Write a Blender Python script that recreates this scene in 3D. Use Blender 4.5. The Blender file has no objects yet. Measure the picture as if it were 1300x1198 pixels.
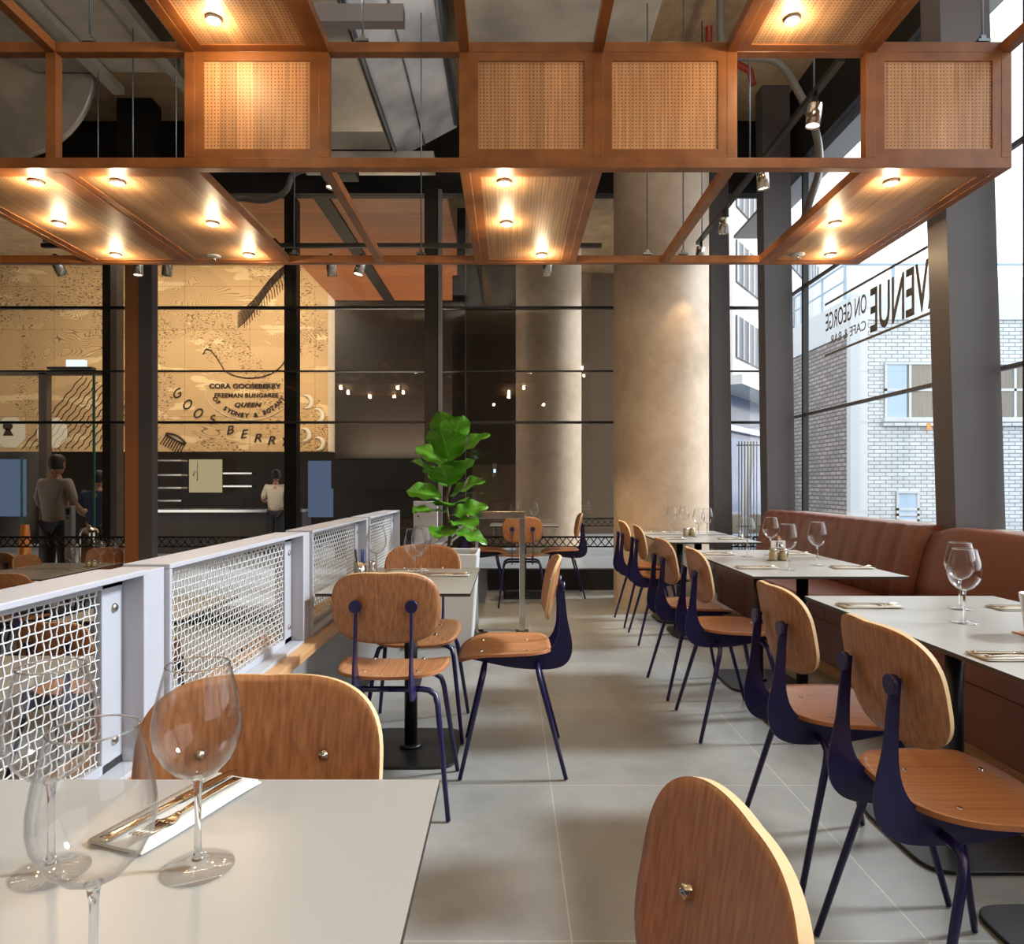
import bpy, bmesh, math, random
from mathutils import Vector, Matrix, Euler
from bpy_extras.object_utils import world_to_camera_view
random.seed(7)
sc = bpy.context.scene
COL = sc.collection
PI = math.pi
R = math.radians

# ------------------------------------------------------------------ materials
def L(r, g, b):
    f = lambda c: (c/255/12.92) if c/255 <= .04045 else ((c/255+.055)/1.055)**2.4
    return (f(r), f(g), f(b), 1)
def newmat(name):
    m = bpy.data.materials.new(name); m.use_nodes = True
    nt = m.node_tree; nt.nodes.clear()
    out = nt.nodes.new('ShaderNodeOutputMaterial')
    return m, nt, out
def N(nt, t, **kw):
    n = nt.nodes.new(t)
    for k, v in kw.items():
        if k.startswith('i_'):
            n.inputs[k[2:].replace('_', ' ')].default_value = v
        else: setattr(n, k, v)
    return n
def pbr(name, col, rough=.5, metal=0, noise=0, nscale=8, stretch=(1,1,1), bump=0, bscale=60, coat=0, spec=.5):
    m, nt, out = newmat(name)
    b = N(nt, 'ShaderNodeBsdfPrincipled')
    b.inputs['Base Color'].default_value = col
    b.inputs['Roughness'].default_value = rough
    b.inputs['Metallic'].default_value = metal
    b.inputs['Coat Weight'].default_value = coat
    b.inputs['Specular IOR Level'].default_value = spec
    nt.links.new(b.outputs[0], out.inputs[0])
    tc = N(nt, 'ShaderNodeTexCoord')
    if noise:
        mp = N(nt, 'ShaderNodeMapping'); mp.inputs['Scale'].default_value = stretch
        n = N(nt, 'ShaderNodeTexNoise'); n.inputs['Scale'].default_value = nscale; n.inputs['Detail'].default_value = 5
        cr = N(nt, 'ShaderNodeMixRGB')
        cr.inputs[1].default_value = tuple(max(0, c*(1-noise)) for c in col[:3])+(1,)
        cr.inputs[2].default_value = tuple(min(1, c*(1+noise)) for c in col[:3])+(1,)
        nt.links.new(tc.outputs['Object'], mp.inputs[0]); nt.links.new(mp.outputs[0], n.inputs[0])
        nt.links.new(n.outputs[0], cr.inputs[0]); nt.links.new(cr.outputs[0], b.inputs['Base Color'])
    if bump:
        n2 = N(nt, 'ShaderNodeTexNoise'); n2.inputs['Scale'].default_value = bscale
        bp = N(nt, 'ShaderNodeBump'); bp.inputs['Strength'].default_value = bump; bp.inputs['Distance'].default_value = .01
        nt.links.new(tc.outputs['Object'], n2.inputs[0]); nt.links.new(n2.outputs[0], bp.inputs['Height']); nt.links.new(bp.outputs[0], b.inputs['Normal'])
    return m
def wood(name, dark, light, stretch=(30,30,1.6), rough=.45, perf=None, bands=None, coat=0, coord='Object'):
    """grain runs along the axis with the small stretch; perf = (axis a, axis b) grid of punched holes"""
    m, nt, out = newmat(name)
    b = N(nt, 'ShaderNodeBsdfPrincipled'); b.inputs['Roughness'].default_value = rough; b.inputs['Coat Weight'].default_value = coat
    nt.links.new(b.outputs[0], out.inputs[0])
    tc = N(nt, 'ShaderNodeTexCoord')
    mp = N(nt, 'ShaderNodeMapping'); mp.inputs['Scale'].default_value = stretch
    nt.links.new(tc.outputs[coord], mp.inputs[0])
    n = N(nt, 'ShaderNodeTexNoise'); n.inputs['Scale'].default_value = 2.2; n.inputs['Detail'].default_value = 6; n.inputs['Distortion'].default_value = .25
    nt.links.new(mp.outputs[0], n.inputs[0])
    cr = N(nt, 'ShaderNodeValToRGB'); cr.color_ramp.elements[0].color = dark; cr.color_ramp.elements[1].color = light
    cr.color_ramp.elements[0].position = .32; cr.color_ramp.elements[1].position = .68
    nt.links.new(n.outputs[0], cr.inputs[0])
    col = cr.outputs[0]
    if bands:   # (axis index, width) boards of differing tone
        sx = N(nt, 'ShaderNodeSeparateXYZ'); nt.links.new(tc.outputs[coord], sx.inputs[0])
        dv = N(nt, 'ShaderNodeMath', operation='DIVIDE'); dv.inputs[1].default_value = bands[1]; nt.links.new(sx.outputs[bands[0]], dv.inputs[0])
        fl = N(nt, 'ShaderNodeMath', operation='FLOOR'); nt.links.new(dv.outputs[0], fl.inputs[0])
        wn = N(nt, 'ShaderNodeTexWhiteNoise', noise_dimensions='1D'); nt.links.new(fl.outputs[0], wn.inputs['W'])
        mr = N(nt, 'ShaderNodeMapRange'); mr.inputs['To Min'].default_value = .78; mr.inputs['To Max'].default_value = 1.15; nt.links.new(wn.outputs[0], mr.inputs[0])
        fr = N(nt, 'ShaderNodeMath', operation='FRACT'); nt.links.new(dv.outputs[0], fr.inputs[0])
        lt = N(nt, 'ShaderNodeMath', operation='LESS_THAN'); lt.inputs[1].default_value = bands[2] if len(bands) > 2 else .012; nt.links.new(fr.outputs[0], lt.inputs[0])
        mm = N(nt, 'ShaderNodeMath', operation='MULTIPLY'); mm.inputs[1].default_value = .5; nt.links.new(lt.outputs[0], mm.inputs[0])
        sb = N(nt, 'ShaderNodeMath', operation='SUBTRACT'); nt.links.new(mr.outputs[0], sb.inputs[0]); nt.links.new(mm.outputs[0], sb.inputs[1])
        ml = N(nt, 'ShaderNodeVectorMath', operation='SCALE'); nt.links.new(col, ml.inputs[0]); nt.links.new(sb.outputs[0], ml.inputs['Scale'])
        col = ml.outputs[0]
    if perf:
        sx = N(nt, 'ShaderNodeSeparateXYZ'); nt.links.new(tc.outputs[coord], sx.inputs[0])
        sq = []
        for ax in perf[:2]:
            dv = N(nt, 'ShaderNodeMath', operation='DIVIDE'); dv.inputs[1].default_value = .0172; nt.links.new(sx.outputs[ax], dv.inputs[0])
            fr = N(nt, 'ShaderNodeMath', operation='FRACT'); nt.links.new(dv.outputs[0], fr.inputs[0])
            s = N(nt, 'ShaderNodeMath', operation='SUBTRACT'); s.inputs[1].default_value = .5; nt.links.new(fr.outputs[0], s.inputs[0])
            p = N(nt, 'ShaderNodeMath', operation='MULTIPLY'); nt.links.new(s.outputs[0], p.inputs[0]); nt.links.new(s.outputs[0], p.inputs[1])
            sq.append(p)
        ad = N(nt, 'ShaderNodeMath', operation='ADD'); nt.links.new(sq[0].outputs[0], ad.inputs[0]); nt.links.new(sq[1].outputs[0], ad.inputs[1])
        lt = N(nt, 'ShaderNodeMath', operation='LESS_THAN'); lt.inputs[1].default_value = .17**2; nt.links.new(ad.outputs[0], lt.inputs[0])
        mx = N(nt, 'ShaderNodeMixRGB'); mx.inputs[2].default_value = (.012, .006, .003, 1)
        nt.links.new(lt.outputs[0], mx.inputs[0]); nt.links.new(col, mx.inputs[1]); col = mx.outputs[0]
    nt.links.new(col, b.inputs['Base Color'])
    return m
def brickmat(name, c1, c2, mortar, scale=1, bw=.22, bh=.075, ms=.008, rough=.7, axes='xz', offset=.5, bump=.4):
    m, nt, out = newmat(name)
    b = N(nt, 'ShaderNodeBsdfPrincipled'); b.inputs['Roughness'].default_value = rough
    nt.links.new(b.outputs[0], out.inputs[0])
    tc = N(nt, 'ShaderNodeTexCoord'); sx = N(nt, 'ShaderNodeSeparateXYZ'); cx = N(nt, 'ShaderNodeCombineXYZ')
    nt.links.new(tc.outputs['Object'], sx.inputs[0])
    for i, a in enumerate(axes): nt.links.new(sx.outputs['xyz'.index(a)], cx.inputs[i])
    t = N(nt, 'ShaderNodeTexBrick'); t.offset = offset
    t.inputs['Color1'].default_value = c1; t.inputs['Color2'].default_value = c2; t.inputs['Mortar'].default_value = mortar
    t.inputs['Scale'].default_value = scale; t.inputs['Mortar Size'].default_value = ms; t.inputs['Mortar Smooth'].default_value = .1
    t.inputs['Brick Width'].default_value = bw; t.inputs['Row Height'].default_value = bh; t.inputs['Bias'].default_value = 0
    nt.links.new(cx.outputs[0], t.inputs[0])
    n = N(nt, 'ShaderNodeTexNoise'); n.inputs['Scale'].default_value = 3; n.inputs['Detail'].default_value = 6; nt.links.new(tc.outputs['Object'], n.inputs[0])
    mr = N(nt, 'ShaderNodeMapRange'); mr.inputs['To Min'].default_value = .8; mr.inputs['To Max'].default_value = 1.15; nt.links.new(n.outputs[0], mr.inputs[0])
    ml = N(nt, 'ShaderNodeVectorMath', operation='SCALE'); nt.links.new(t.outputs[0], ml.inputs[0]); nt.links.new(mr.outputs[0], ml.inputs['Scale'])
    nt.links.new(ml.outputs[0], b.inputs['Base Color'])
    bp = N(nt, 'ShaderNodeBump'); bp.inputs['Strength'].default_value = bump; bp.inputs['Distance'].default_value = .01; bp.invert = True
    nt.links.new(t.outputs['Fac'], bp.inputs['Height']); nt.links.new(bp.outputs[0], b.inputs['Normal'])
    return m
def emis(name, col, s):
    m, nt, out = newmat(name)
    e = N(nt, 'ShaderNodeEmission'); e.inputs[0].default_value = col; e.inputs[1].default_value = s
    nt.links.new(e.outputs[0], out.inputs[0]); return m
def sheetglass(name, tint, ior=1.5, rough=0.0, boost=1.0, pwr=4.5):
    """thin pane: see-through with a Fresnel mirror on it"""
    m, nt, out = newmat(name)
    tr = N(nt, 'ShaderNodeBsdfTransparent'); tr.inputs[0].default_value = tint
    gl = N(nt, 'ShaderNodeBsdfGlossy'); gl.inputs['Roughness'].default_value = rough
    fr = N(nt, 'ShaderNodeLayerWeight'); fr.inputs['Blend'].default_value = .5
    pw = N(nt, 'ShaderNodeMath', operation='POWER'); pw.inputs[1].default_value = pwr; nt.links.new(fr.outputs['Facing'], pw.inputs[0])
    ml = N(nt, 'ShaderNodeMath', operation='MULTIPLY_ADD'); ml.inputs[1].default_value = .9; ml.inputs[2].default_value = .045*boost; ml.use_clamp = True
    mx = N(nt, 'ShaderNodeMixShader')
    nt.links.new(pw.outputs[0], ml.inputs[0]); nt.links.new(ml.outputs[0], mx.inputs[0])
    nt.links.new(tr.outputs[0], mx.inputs[1]); nt.links.new(gl.outputs[0], mx.inputs[2]); nt.links.new(mx.outputs[0], out.inputs[0])
    return m
def concretemat(name, dark, light, sc1=1.4, sc2=9, rough=.6, bump=.15):
    m, nt, out = newmat(name)
    b = N(nt, 'ShaderNodeBsdfPrincipled'); b.inputs['Roughness'].default_value = rough
    nt.links.new(b.outputs[0], out.inputs[0])
    tc = N(nt, 'ShaderNodeTexCoord')
    n1 = N(nt, 'ShaderNodeTexNoise'); n1.inputs['Scale'].default_value = sc1; n1.inputs['Detail'].default_value = 8; n1.inputs['Roughness'].default_value = .62; n1.inputs['Distortion'].default_value = .8
    n2 = N(nt, 'ShaderNodeTexNoise'); n2.inputs['Scale'].default_value = sc2; n2.inputs['Detail'].default_value = 8; n2.inputs['Roughness'].default_value = .7
    for n in (n1, n2): nt.links.new(tc.outputs['Object'], n.inputs[0])
    ad = N(nt, 'ShaderNodeMath', operation='ADD'); nt.links.new(n1.outputs[0], ad.inputs[0]); nt.links.new(n2.outputs[0], ad.inputs[1])
    hf = N(nt, 'ShaderNodeMath', operation='MULTIPLY'); hf.inputs[1].default_value = .5; nt.links.new(ad.outputs[0], hf.inputs[0])
    cr = N(nt, 'ShaderNodeValToRGB'); cr.color_ramp.elements[0].color = dark; cr.color_ramp.elements[1].color = light
    cr.color_ramp.elements[0].position = .36; cr.color_ramp.elements[1].position = .64
    nt.links.new(hf.outputs[0], cr.inputs[0]); nt.links.new(cr.outputs[0], b.inputs['Base Color'])
    bp = N(nt, 'ShaderNodeBump'); bp.inputs['Strength'].default_value = bump; bp.inputs['Distance'].default_value = .01
    nt.links.new(n2.outputs[0], bp.inputs['Height']); nt.links.new(bp.outputs[0], b.inputs['Normal'])
    return m
def tilemat():
    m, nt, out = newmat('floor_tile')
    b = N(nt, 'ShaderNodeBsdfPrincipled')
    nt.links.new(b.outputs[0], out.inputs[0])
    tc = N(nt, 'ShaderNodeTexCoord')
    mp = N(nt, 'ShaderNodeMapping'); mp.inputs['Location'].default_value = (-.157, -2.652+.904, 0)
    nt.links.new(tc.outputs['Object'], mp.inputs[0])
    t = N(nt, 'ShaderNodeTexBrick'); t.offset = 0
    t.inputs['Color1'].default_value = L(140,140,137); t.inputs['Color2'].default_value = L(150,150,147); t.inputs['Mortar'].default_value = L(176,172,164)
    t.inputs['Scale'].default_value = 1; t.inputs['Mortar Size'].default_value = .0022; t.inputs['Mortar Smooth'].default_value = 0
    t.inputs['Brick Width'].default_value = .912; t.inputs['Row Height'].default_value = .904
    nt.links.new(mp.outputs[0], t.inputs[0])
    n = N(nt, 'ShaderNodeTexNoise'); n.inputs['Scale'].default_value = 2.3; n.inputs['Detail'].default_value = 9; n.inputs['Roughness'].default_value = .68; n.inputs['Distortion'].default_value = .5
    nt.links.new(tc.outputs['Object'], n.inputs[0])
    mr = N(nt, 'ShaderNodeMapRange'); mr.inputs['From Min'].default_value = .25; mr.inputs['From Max'].default_value = .75; mr.inputs['To Min'].default_value = .72; mr.inputs['To Max'].default_value = 1.22
    nt.links.new(n.outputs[0], mr.inputs[0])
    ml = N(nt, 'ShaderNodeVectorMath', operation='SCALE'); nt.links.new(t.outputs[0], ml.inputs[0]); nt.links.new(mr.outputs[0], ml.inputs['Scale'])
    nt.links.new(ml.outputs[0], b.inputs['Base Color'])
    rr = N(nt, 'ShaderNodeMapRange'); rr.inputs['To Min'].default_value = .22; rr.inputs['To Max'].default_value = .42; nt.links.new(n.outputs[0], rr.inputs[0])
    nt.links.new(rr.outputs[0], b.inputs['Roughness'])
    return m
def muralmat():
    """pale plywood-like board engraved with flowing contour lines, flecks and light scratched patches"""
    m, nt, out = newmat('engraved_board')
    b = N(nt, 'ShaderNodeBsdfPrincipled'); b.inputs['Roughness'].default_value = .6
    nt.links.new(b.outputs[0], out.inputs[0])
    tc = N(nt, 'ShaderNodeTexCoord')
    def noise(scale, det=2, dist=0, st=(1,1,1)):
        mp = N(nt, 'ShaderNodeMapping'); mp.inputs['Scale'].default_value = st; nt.links.new(tc.outputs['Object'], mp.inputs[0])
        n = N(nt, 'ShaderNodeTexNoise'); n.inputs['Scale'].default_value = scale; n.inputs['Detail'].default_value = det; n.inputs['Distortion'].default_value = dist
        nt.links.new(mp.outputs[0], n.inputs[0]); return n.outputs[0]
    def M(op, a, v=None, c=None):
        x = N(nt, 'ShaderNodeMath', operation=op)
        nt.links.new(a, x.inputs[0])
        if c is not None: nt.links.new(c, x.inputs[1])
        elif v is not None: x.inputs[1].default_value = v
        return x.outputs[0]
    base = noise(.6, 4)
    c0 = N(nt, 'ShaderNodeMixRGB'); c0.inputs[1].default_value = L(192,154,102); c0.inputs[2].default_value = L(210,176,124); nt.links.new(base, c0.inputs[0])
    lines = M('LESS_THAN', M('FRACT', M('MULTIPLY', noise(.5, 2, .5, (1,1,2.1)), 105)), .17)
    mask = M('GREATER_THAN', noise(.55, 1), .53)
    l1 = M('MULTIPLY', lines, c=mask)
    fleck = M('GREATER_THAN', noise(30, 1, .5, (.6,1,1.5)), .60)
    mask2 = M('LESS_THAN', noise(.9, 2, 0, (1.3,1,.8)), .47)
    l2 = M('MULTIPLY', fleck, c=mask2)
    ink = M('MAXIMUM', l1, c=l2)
    pale = M('GREATER_THAN', noise(1.6, 4, .3, (.6,1,2.4)), .6)
    c1 = N(nt, 'ShaderNodeMixRGB'); c1.inputs[2].default_value = L(238,208,155); nt.links.new(M('MULTIPLY', pale, .75), c1.inputs[0]); nt.links.new(c0.outputs[0], c1.inputs[1])
    c2 = N(nt, 'ShaderNodeMixRGB'); c2.inputs[2].default_value = L(78,52,28); nt.links.new(M('MULTIPLY', ink, .8), c2.inputs[0]); nt.links.new(c1.outputs[0], c2.inputs[1])
    # board joints
    sx = N(nt, 'ShaderNodeSeparateXYZ'); nt.links.new(tc.outputs['Object'], sx.inputs[0])
    j1 = M('LESS_THAN', M('FRACT', M('DIVIDE', sx.outputs[0], 1.2)), .006)
    j2 = M('LESS_THAN', M('FRACT', M('DIVIDE', sx.outputs[2], .8)), .009)
    c3 = N(nt, 'ShaderNodeMixRGB'); c3.inputs[2].default_value = L(150,105,58); nt.links.new(M('MAXIMUM', j1, c=j2), c3.inputs[0]); nt.links.new(c2.outputs[0], c3.inputs[1])
    nt.links.new(c3.outputs[0], b.inputs['Base Color'])
    return m
def galv(name, dark, light, rough=.35):
    m, nt, out = newmat(name)
    b = N(nt, 'ShaderNodeBsdfPrincipled'); b.inputs['Roughness'].default_value = rough; b.inputs['Metallic'].default_value = .35
    nt.links.new(b.outputs[0], out.inputs[0])
    tc = N(nt, 'ShaderNodeTexCoord'); n = N(nt, 'ShaderNodeTexNoise'); n.inputs['Scale'].default_value = 2.5; n.inputs['Detail'].default_value = 7
    nt.links.new(tc.outputs['Object'], n.inputs[0])
    cr = N(nt, 'ShaderNodeValToRGB'); cr.color_ramp.elements[0].color = dark; cr.color_ramp.elements[1].color = light
    cr.color_ramp.elements[0].position = .35; cr.color_ramp.elements[1].position = .65
    nt.links.new(n.outputs[0], cr.inputs[0]); nt.links.new(cr.outputs[0], b.inputs['Base Color'])
    return m
def latticemat():
    """expanded metal: diamond openings are see-through"""
    m, nt, out = newmat('black_expanded_metal')
    b = N(nt, 'ShaderNodeBsdfPrincipled'); b.inputs['Base Color'].default_value = (.01,.009,.008,1); b.inputs['Roughness'].default_value = .5
    nt.links.new(b.outputs[0], out.inputs[0]); return m
def leafmat():
    m, nt, out = newmat('fig_leaf')
    b = N(nt, 'ShaderNodeBsdfPrincipled'); b.inputs['Roughness'].default_value = .38
    b.inputs['Subsurface Weight'].default_value = 0
    nt.links.new(b.outputs[0], out.inputs[0])
    tc = N(nt, 'ShaderNodeTexCoord'); uv = N(nt, 'ShaderNodeUVMap')
    sx = N(nt, 'ShaderNodeSeparateXYZ'); nt.links.new(tc.outputs['UV'], sx.inputs[0])
    # u across (-1..1 -> 0..1), v along; veins slant outwards
    a = N(nt, 'ShaderNodeMath', operation='SUBTRACT'); a.inputs[1].default_value = .5; nt.links.new(sx.outputs[0], a.inputs[0])
    ab = N(nt, 'ShaderNodeMath', operation='ABSOLUTE'); nt.links.new(a.outputs[0], ab.inputs[0])
    mid = N(nt, 'ShaderNodeMath', operation='LESS_THAN'); mid.inputs[1].default_value = .018; nt.links.new(ab.outputs[0], mid.inputs[0])
    k = N(nt, 'ShaderNodeMath', operation='MULTIPLY'); k.inputs[1].default_value = .55; nt.links.new(ab.outputs[0], k.inputs[0])
    d = N(nt, 'ShaderNodeMath', operation='SUBTRACT'); nt.links.new(sx.outputs[1], d.inputs[0]); nt.links.new(k.outputs[0], d.inputs[1])
    f = N(nt, 'ShaderNodeMath', operation='MULTIPLY'); f.inputs[1].default_value = 8; nt.links.new(d.outputs[0], f.inputs[0])
    fr = N(nt, 'ShaderNodeMath', operation='FRACT'); nt.links.new(f.outputs[0], fr.inputs[0])
    lt = N(nt, 'ShaderNodeMath', operation='LESS_THAN'); lt.inputs[1].default_value = .09; nt.links.new(fr.outputs[0], lt.inputs[0])
    mx = N(nt, 'ShaderNodeMath', operation='MAXIMUM'); nt.links.new(mid.outputs[0], mx.inputs[0]); nt.links.new(lt.outputs[0], mx.inputs[1])
    n = N(nt, 'ShaderNodeTexNoise'); n.inputs['Scale'].default_value = 6; nt.links.new(tc.outputs['Object'], n.inputs[0])
    c0 = N(nt, 'ShaderNodeMixRGB'); c0.inputs[1].default_value = L(42,98,18); c0.inputs[2].default_value = L(92,150,30); nt.links.new(n.outputs[0], c0.inputs[0])
    c1 = N(nt, 'ShaderNodeMixRGB'); c1.inputs[2].default_value = L(128,172,62); nt.links.new(c0.outputs[0], c1.inputs[1])
    h = N(nt, 'ShaderNodeMath', operation='MULTIPLY'); h.inputs[1].default_value = .65; nt.links.new(mx.outputs[0], h.inputs[0]); nt.links.new(h.outputs[0], c1.inputs[0])
    nt.links.new(c1.outputs[0], b.inputs['Base Color'])
    return m

M = {}
M['ply_v'] = wood('oak_ply_upright', L(140,90,54), L(180,124,80), (60,60,1.1), .4)
M['ply_h'] = wood('oak_ply_seat', L(156,102,64), L(190,136,94), (1.1,60,60), .36)
M['seat_edge'] = pbr('seat_ply_edge', L(150,94,54), .6, noise=.15, nscale=30)
M['ply_edge'] = pbr('ply_edge', L(206,176,132), .6, noise=.15, nscale=30)
M['navy'] = pbr('navy_powder_coat', L(24,19,70), .34)
M['steel'] = pbr('bright_steel', L(190,185,178), .22, 1)
M['chrome'] = pbr('brushed_stainless', L(205,200,192), .18, 1, noise=.06, nscale=30)
M['laminate'] = pbr('pale_table_laminate', L(160,159,155), .28, noise=.02, nscale=3, spec=.6)
M['laminate_edge'] = pbr('dark_laminate_edge', L(52,46,40), .5)
M['black'] = pbr('black_powder_coat', L(22,21,22), .35, noise=.1)
M['frame_white'] = pbr('white_powder_coat', L(174,175,183), .4, noise=.03)
M['wire'] = pbr('white_wire', L(222,222,222), .4, .2, noise=.03)
M['timber'] = wood('canopy_timber', L(122,72,34), L(154,96,50), (3,3,3), .42)
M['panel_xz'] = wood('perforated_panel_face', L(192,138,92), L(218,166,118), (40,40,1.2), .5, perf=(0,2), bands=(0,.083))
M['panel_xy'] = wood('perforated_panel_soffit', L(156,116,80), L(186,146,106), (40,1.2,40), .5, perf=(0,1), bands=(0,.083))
M['tile'] = tilemat()
M['concrete'] = concretemat('column_concrete', L(178,156,132), L(208,190,168), 1.2, 7, .5, .06)
M['concrete_ceiling'] = concretemat('ceiling_concrete', L(150,126,96), L(206,180,144), .8, 5, .7)
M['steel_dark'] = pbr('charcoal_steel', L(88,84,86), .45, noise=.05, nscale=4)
M['black_wall'] = pbr('black_paint', L(20,18,18), .6, noise=.1)
M['leather'] = pbr('tan_leather', L(112,64,47), .4, noise=.07, nscale=5, bump=.12, bscale=180)
M['ledge_wood'] = wood('ledge_timber', L(176,128,84), L(206,160,112), (3,1,20), .4)
M['grey_board'] = pbr('grey_board', L(120,118,116), .4, noise=.08)
M['white_board'] = pbr('white_board', L(208,210,212), .45, noise=.02)
M['mural'] = muralmat()
M['ink'] = pbr('engraved_ink', L(52,34,20), .7, noise=.1)
M['mural_white'] = pbr('mural_white_motif', L(226,214,190), .6, noise=.04)
M['mural_lit_edge'] = pbr('mural_lit_edge_tone', L(212,196,172), .6, noise=.03)
M['planks'] = wood('foyer_ceiling_planks', L(158,92,54), L(196,126,80), (1.0,16,1), .45, bands=(1,.42,.008))
M['foyer_floor'] = brickmat('foyer_floor_stone', L(150,156,160), L(162,168,172), L(120,122,124), 1, .9, .9, .004, .35, 'xy', 0, .02)
M['umber'] = pbr('umber_lining', L(30,23,18), .5, noise=.25, nscale=3, stretch=(4,1,.3))
M['dark_brown'] = pbr('dark_brown_lining', L(46,36,28), .5, noise=.25, nscale=3, stretch=(4,1,.3))
M['brown_mid'] = pbr('taupe_lining', L(104,88,70), .6, noise=.12, nscale=2)
M['duct'] = galv('galvanised_sheet', L(150,146,138), L(186,180,170))
M['duct_bright'] = galv('bright_galvanised_sheet', L(176,178,184), L(226,228,234), .22)
M['rod'] = pbr('threaded_rod', L(120,132,142), .35, .9, noise=.05)
M['conduit'] = pbr('grey_flexible_conduit', L(98,95,92), .5, noise=.05, bump=.3, bscale=90)
M['winglass'] = sheetglass('window_glass', (.97,.98,.98,1), 1.5, 0, .8)
M['foyerglass'] = sheetglass('foyer_glass', (.88,.86,.83,1), 1.5, 0, 1.0)
M['wineglass'] = sheetglass('wine_glass_wall', (.982,.982,.982,1), 1.42, .0, .42, 3.2)
m, nt, out = newmat('solid_glass'); g = N(nt, 'ShaderNodeBsdfGlass'); g.inputs['IOR'].default_value = 1.45; g.inputs['Roughness'].default_value = 0
g.inputs[0].default_value = (.98,.98,.98,1); nt.links.new(g.outputs[0], out.inputs[0]); M['solidglass'] = m
M['edgeglass'] = pbr('green_glass_edge', L(70,140,120), .2, noise=.05)
M['gold'] = pbr('cutlery_steel', L(206,190,166), .16, 1)
M['napkin'] = pbr('paper_napkin', L(206,202,194), .8, noise=.02, bump=.1)
M['lattice'] = latticemat()
M['brick_white'] = brickmat('white_painted_brick', L(214,222,226), L(200,208,214), L(128,136,142), 1, .24, .078, .009, .6, 'xz', .5, .5)
M['brick_grey'] = brickmat('grey_old_brick', L(140,134,132), L(170,162,160), L(96,90,90), 1, .26, .09, .014, .8, 'yz', .5, .8)
M['render_white'] = pbr('white_render', L(204,210,214), .6, noise=.04, nscale=2)
M['roof_white'] = pbr('pale_siding', L(216,218,220), .6, noise=.02)
M['ext_window'] = pbr('curtained_pane', L(122,118,108), .2, noise=.3, nscale=14, stretch=(3,1,.15))
M['ext_blue'] = pbr('blue_glass_front', L(92,112,150), .2, noise=.4, nscale=1.5)
M['asphalt'] = pbr('street_asphalt', L(96,98,102), .8, noise=.1)
M['louvre'] = pbr('louvre_grey', L(92,98,108), .5, noise=.1)
M['rail_blue'] = pbr('roof_railing', L(150,174,192), .4, noise=.03)
M['sign'] = pbr('window_lettering', L(104,96,84), .5, noise=.03)
M['mark_dark'] = pbr('black_print', L(14,14,16), .5, noise=.02)
M['mark_white'] = pbr('white_print', L(232,232,228), .5, noise=.02)
M['lamp'] = emis('warm_lamp', (1, .72, .36, 1), 60)
M['lampspot'] = emis('spot_lamp', (1, .84, .6, 1), 14)
M['coolpanel'] = emis('backlit_panel', (.75, .92, 1, 1), 1.1)
M['kitchen_glow'] = emis('lit_kitchen_glow', (1, .86, .5, 1), .35)
M['bluepanel'] = emis('lit_blue_panel', (.25, .36, .62, 1), .28)
M['button'] = emis('lit_lift_button', (.3, .6, 1, 1), 3)
M['leaf'] = leafmat()
M['bark'] = pbr('plant_stem', L(92,68,44), .8, noise=.2)
M['soil'] = pbr('potting_soil', L(40,30,24), .9, noise=.3, bump=.5)
M['planter_grey'] = pbr('pale_grey_strip', L(140,136,132), .5, noise=.03)
M['planter'] = pbr('white_planter_glaze', L(206,208,210), .4, noise=.03)
M['orange'] = pbr('orange_plastic', L(236,140,40), .45, noise=.04)
M['red'] = pbr('red_print', L(196,52,36), .5, noise=.03)
M['blue'] = pbr('blue_plastic', L(34,74,160), .35, noise=.04)
M['skin'] = pbr('skin', L(170,122,96), .5, noise=.06)
M['hair'] = pbr('dark_hair', L(32,24,20), .6, noise=.2)
M['shirt_grey'] = pbr('pale_grey_shirt', L(150,138,124), .8, noise=.08)
M['shirt_blue'] = pbr('navy_blue_shirt', L(44,64,96), .8, noise=.08)
M['shirt_white'] = pbr('white_chef_jacket', L(196,186,168), .8, noise=.05)
M['trousers'] = pbr('dark_trousers', L(30,32,42), .8, noise=.08)
M['jar'] = pbr('spice_jar', L(176,160,130), .3, .3, noise=.3, nscale=60)
M['copper'] = pbr('copper_trim', L(160,110,70), .3, .9, noise=.1)
M['wall_paint'] = pbr('warm_grey_wall', L(150,138,124), .7, noise=.05)
M['dark_paint'] = pbr('dark_grey_wall', L(70,64,58), .7, noise=.08)
M['lit_face_tan'] = pbr('steel_face_lit_tone', L(160,104,62), .5, noise=.05)
M['pipe_red'] = pbr('red_sprinkler_pipe', L(150,50,36), .45, noise=.05)
M['tactile'] = pbr('tactile_stud_plate', L(150,148,140), .4, .3, noise=.05)
M['car'] = pbr('pale_blue_car_paint', L(170,196,220), .25, noise=.02)

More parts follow.
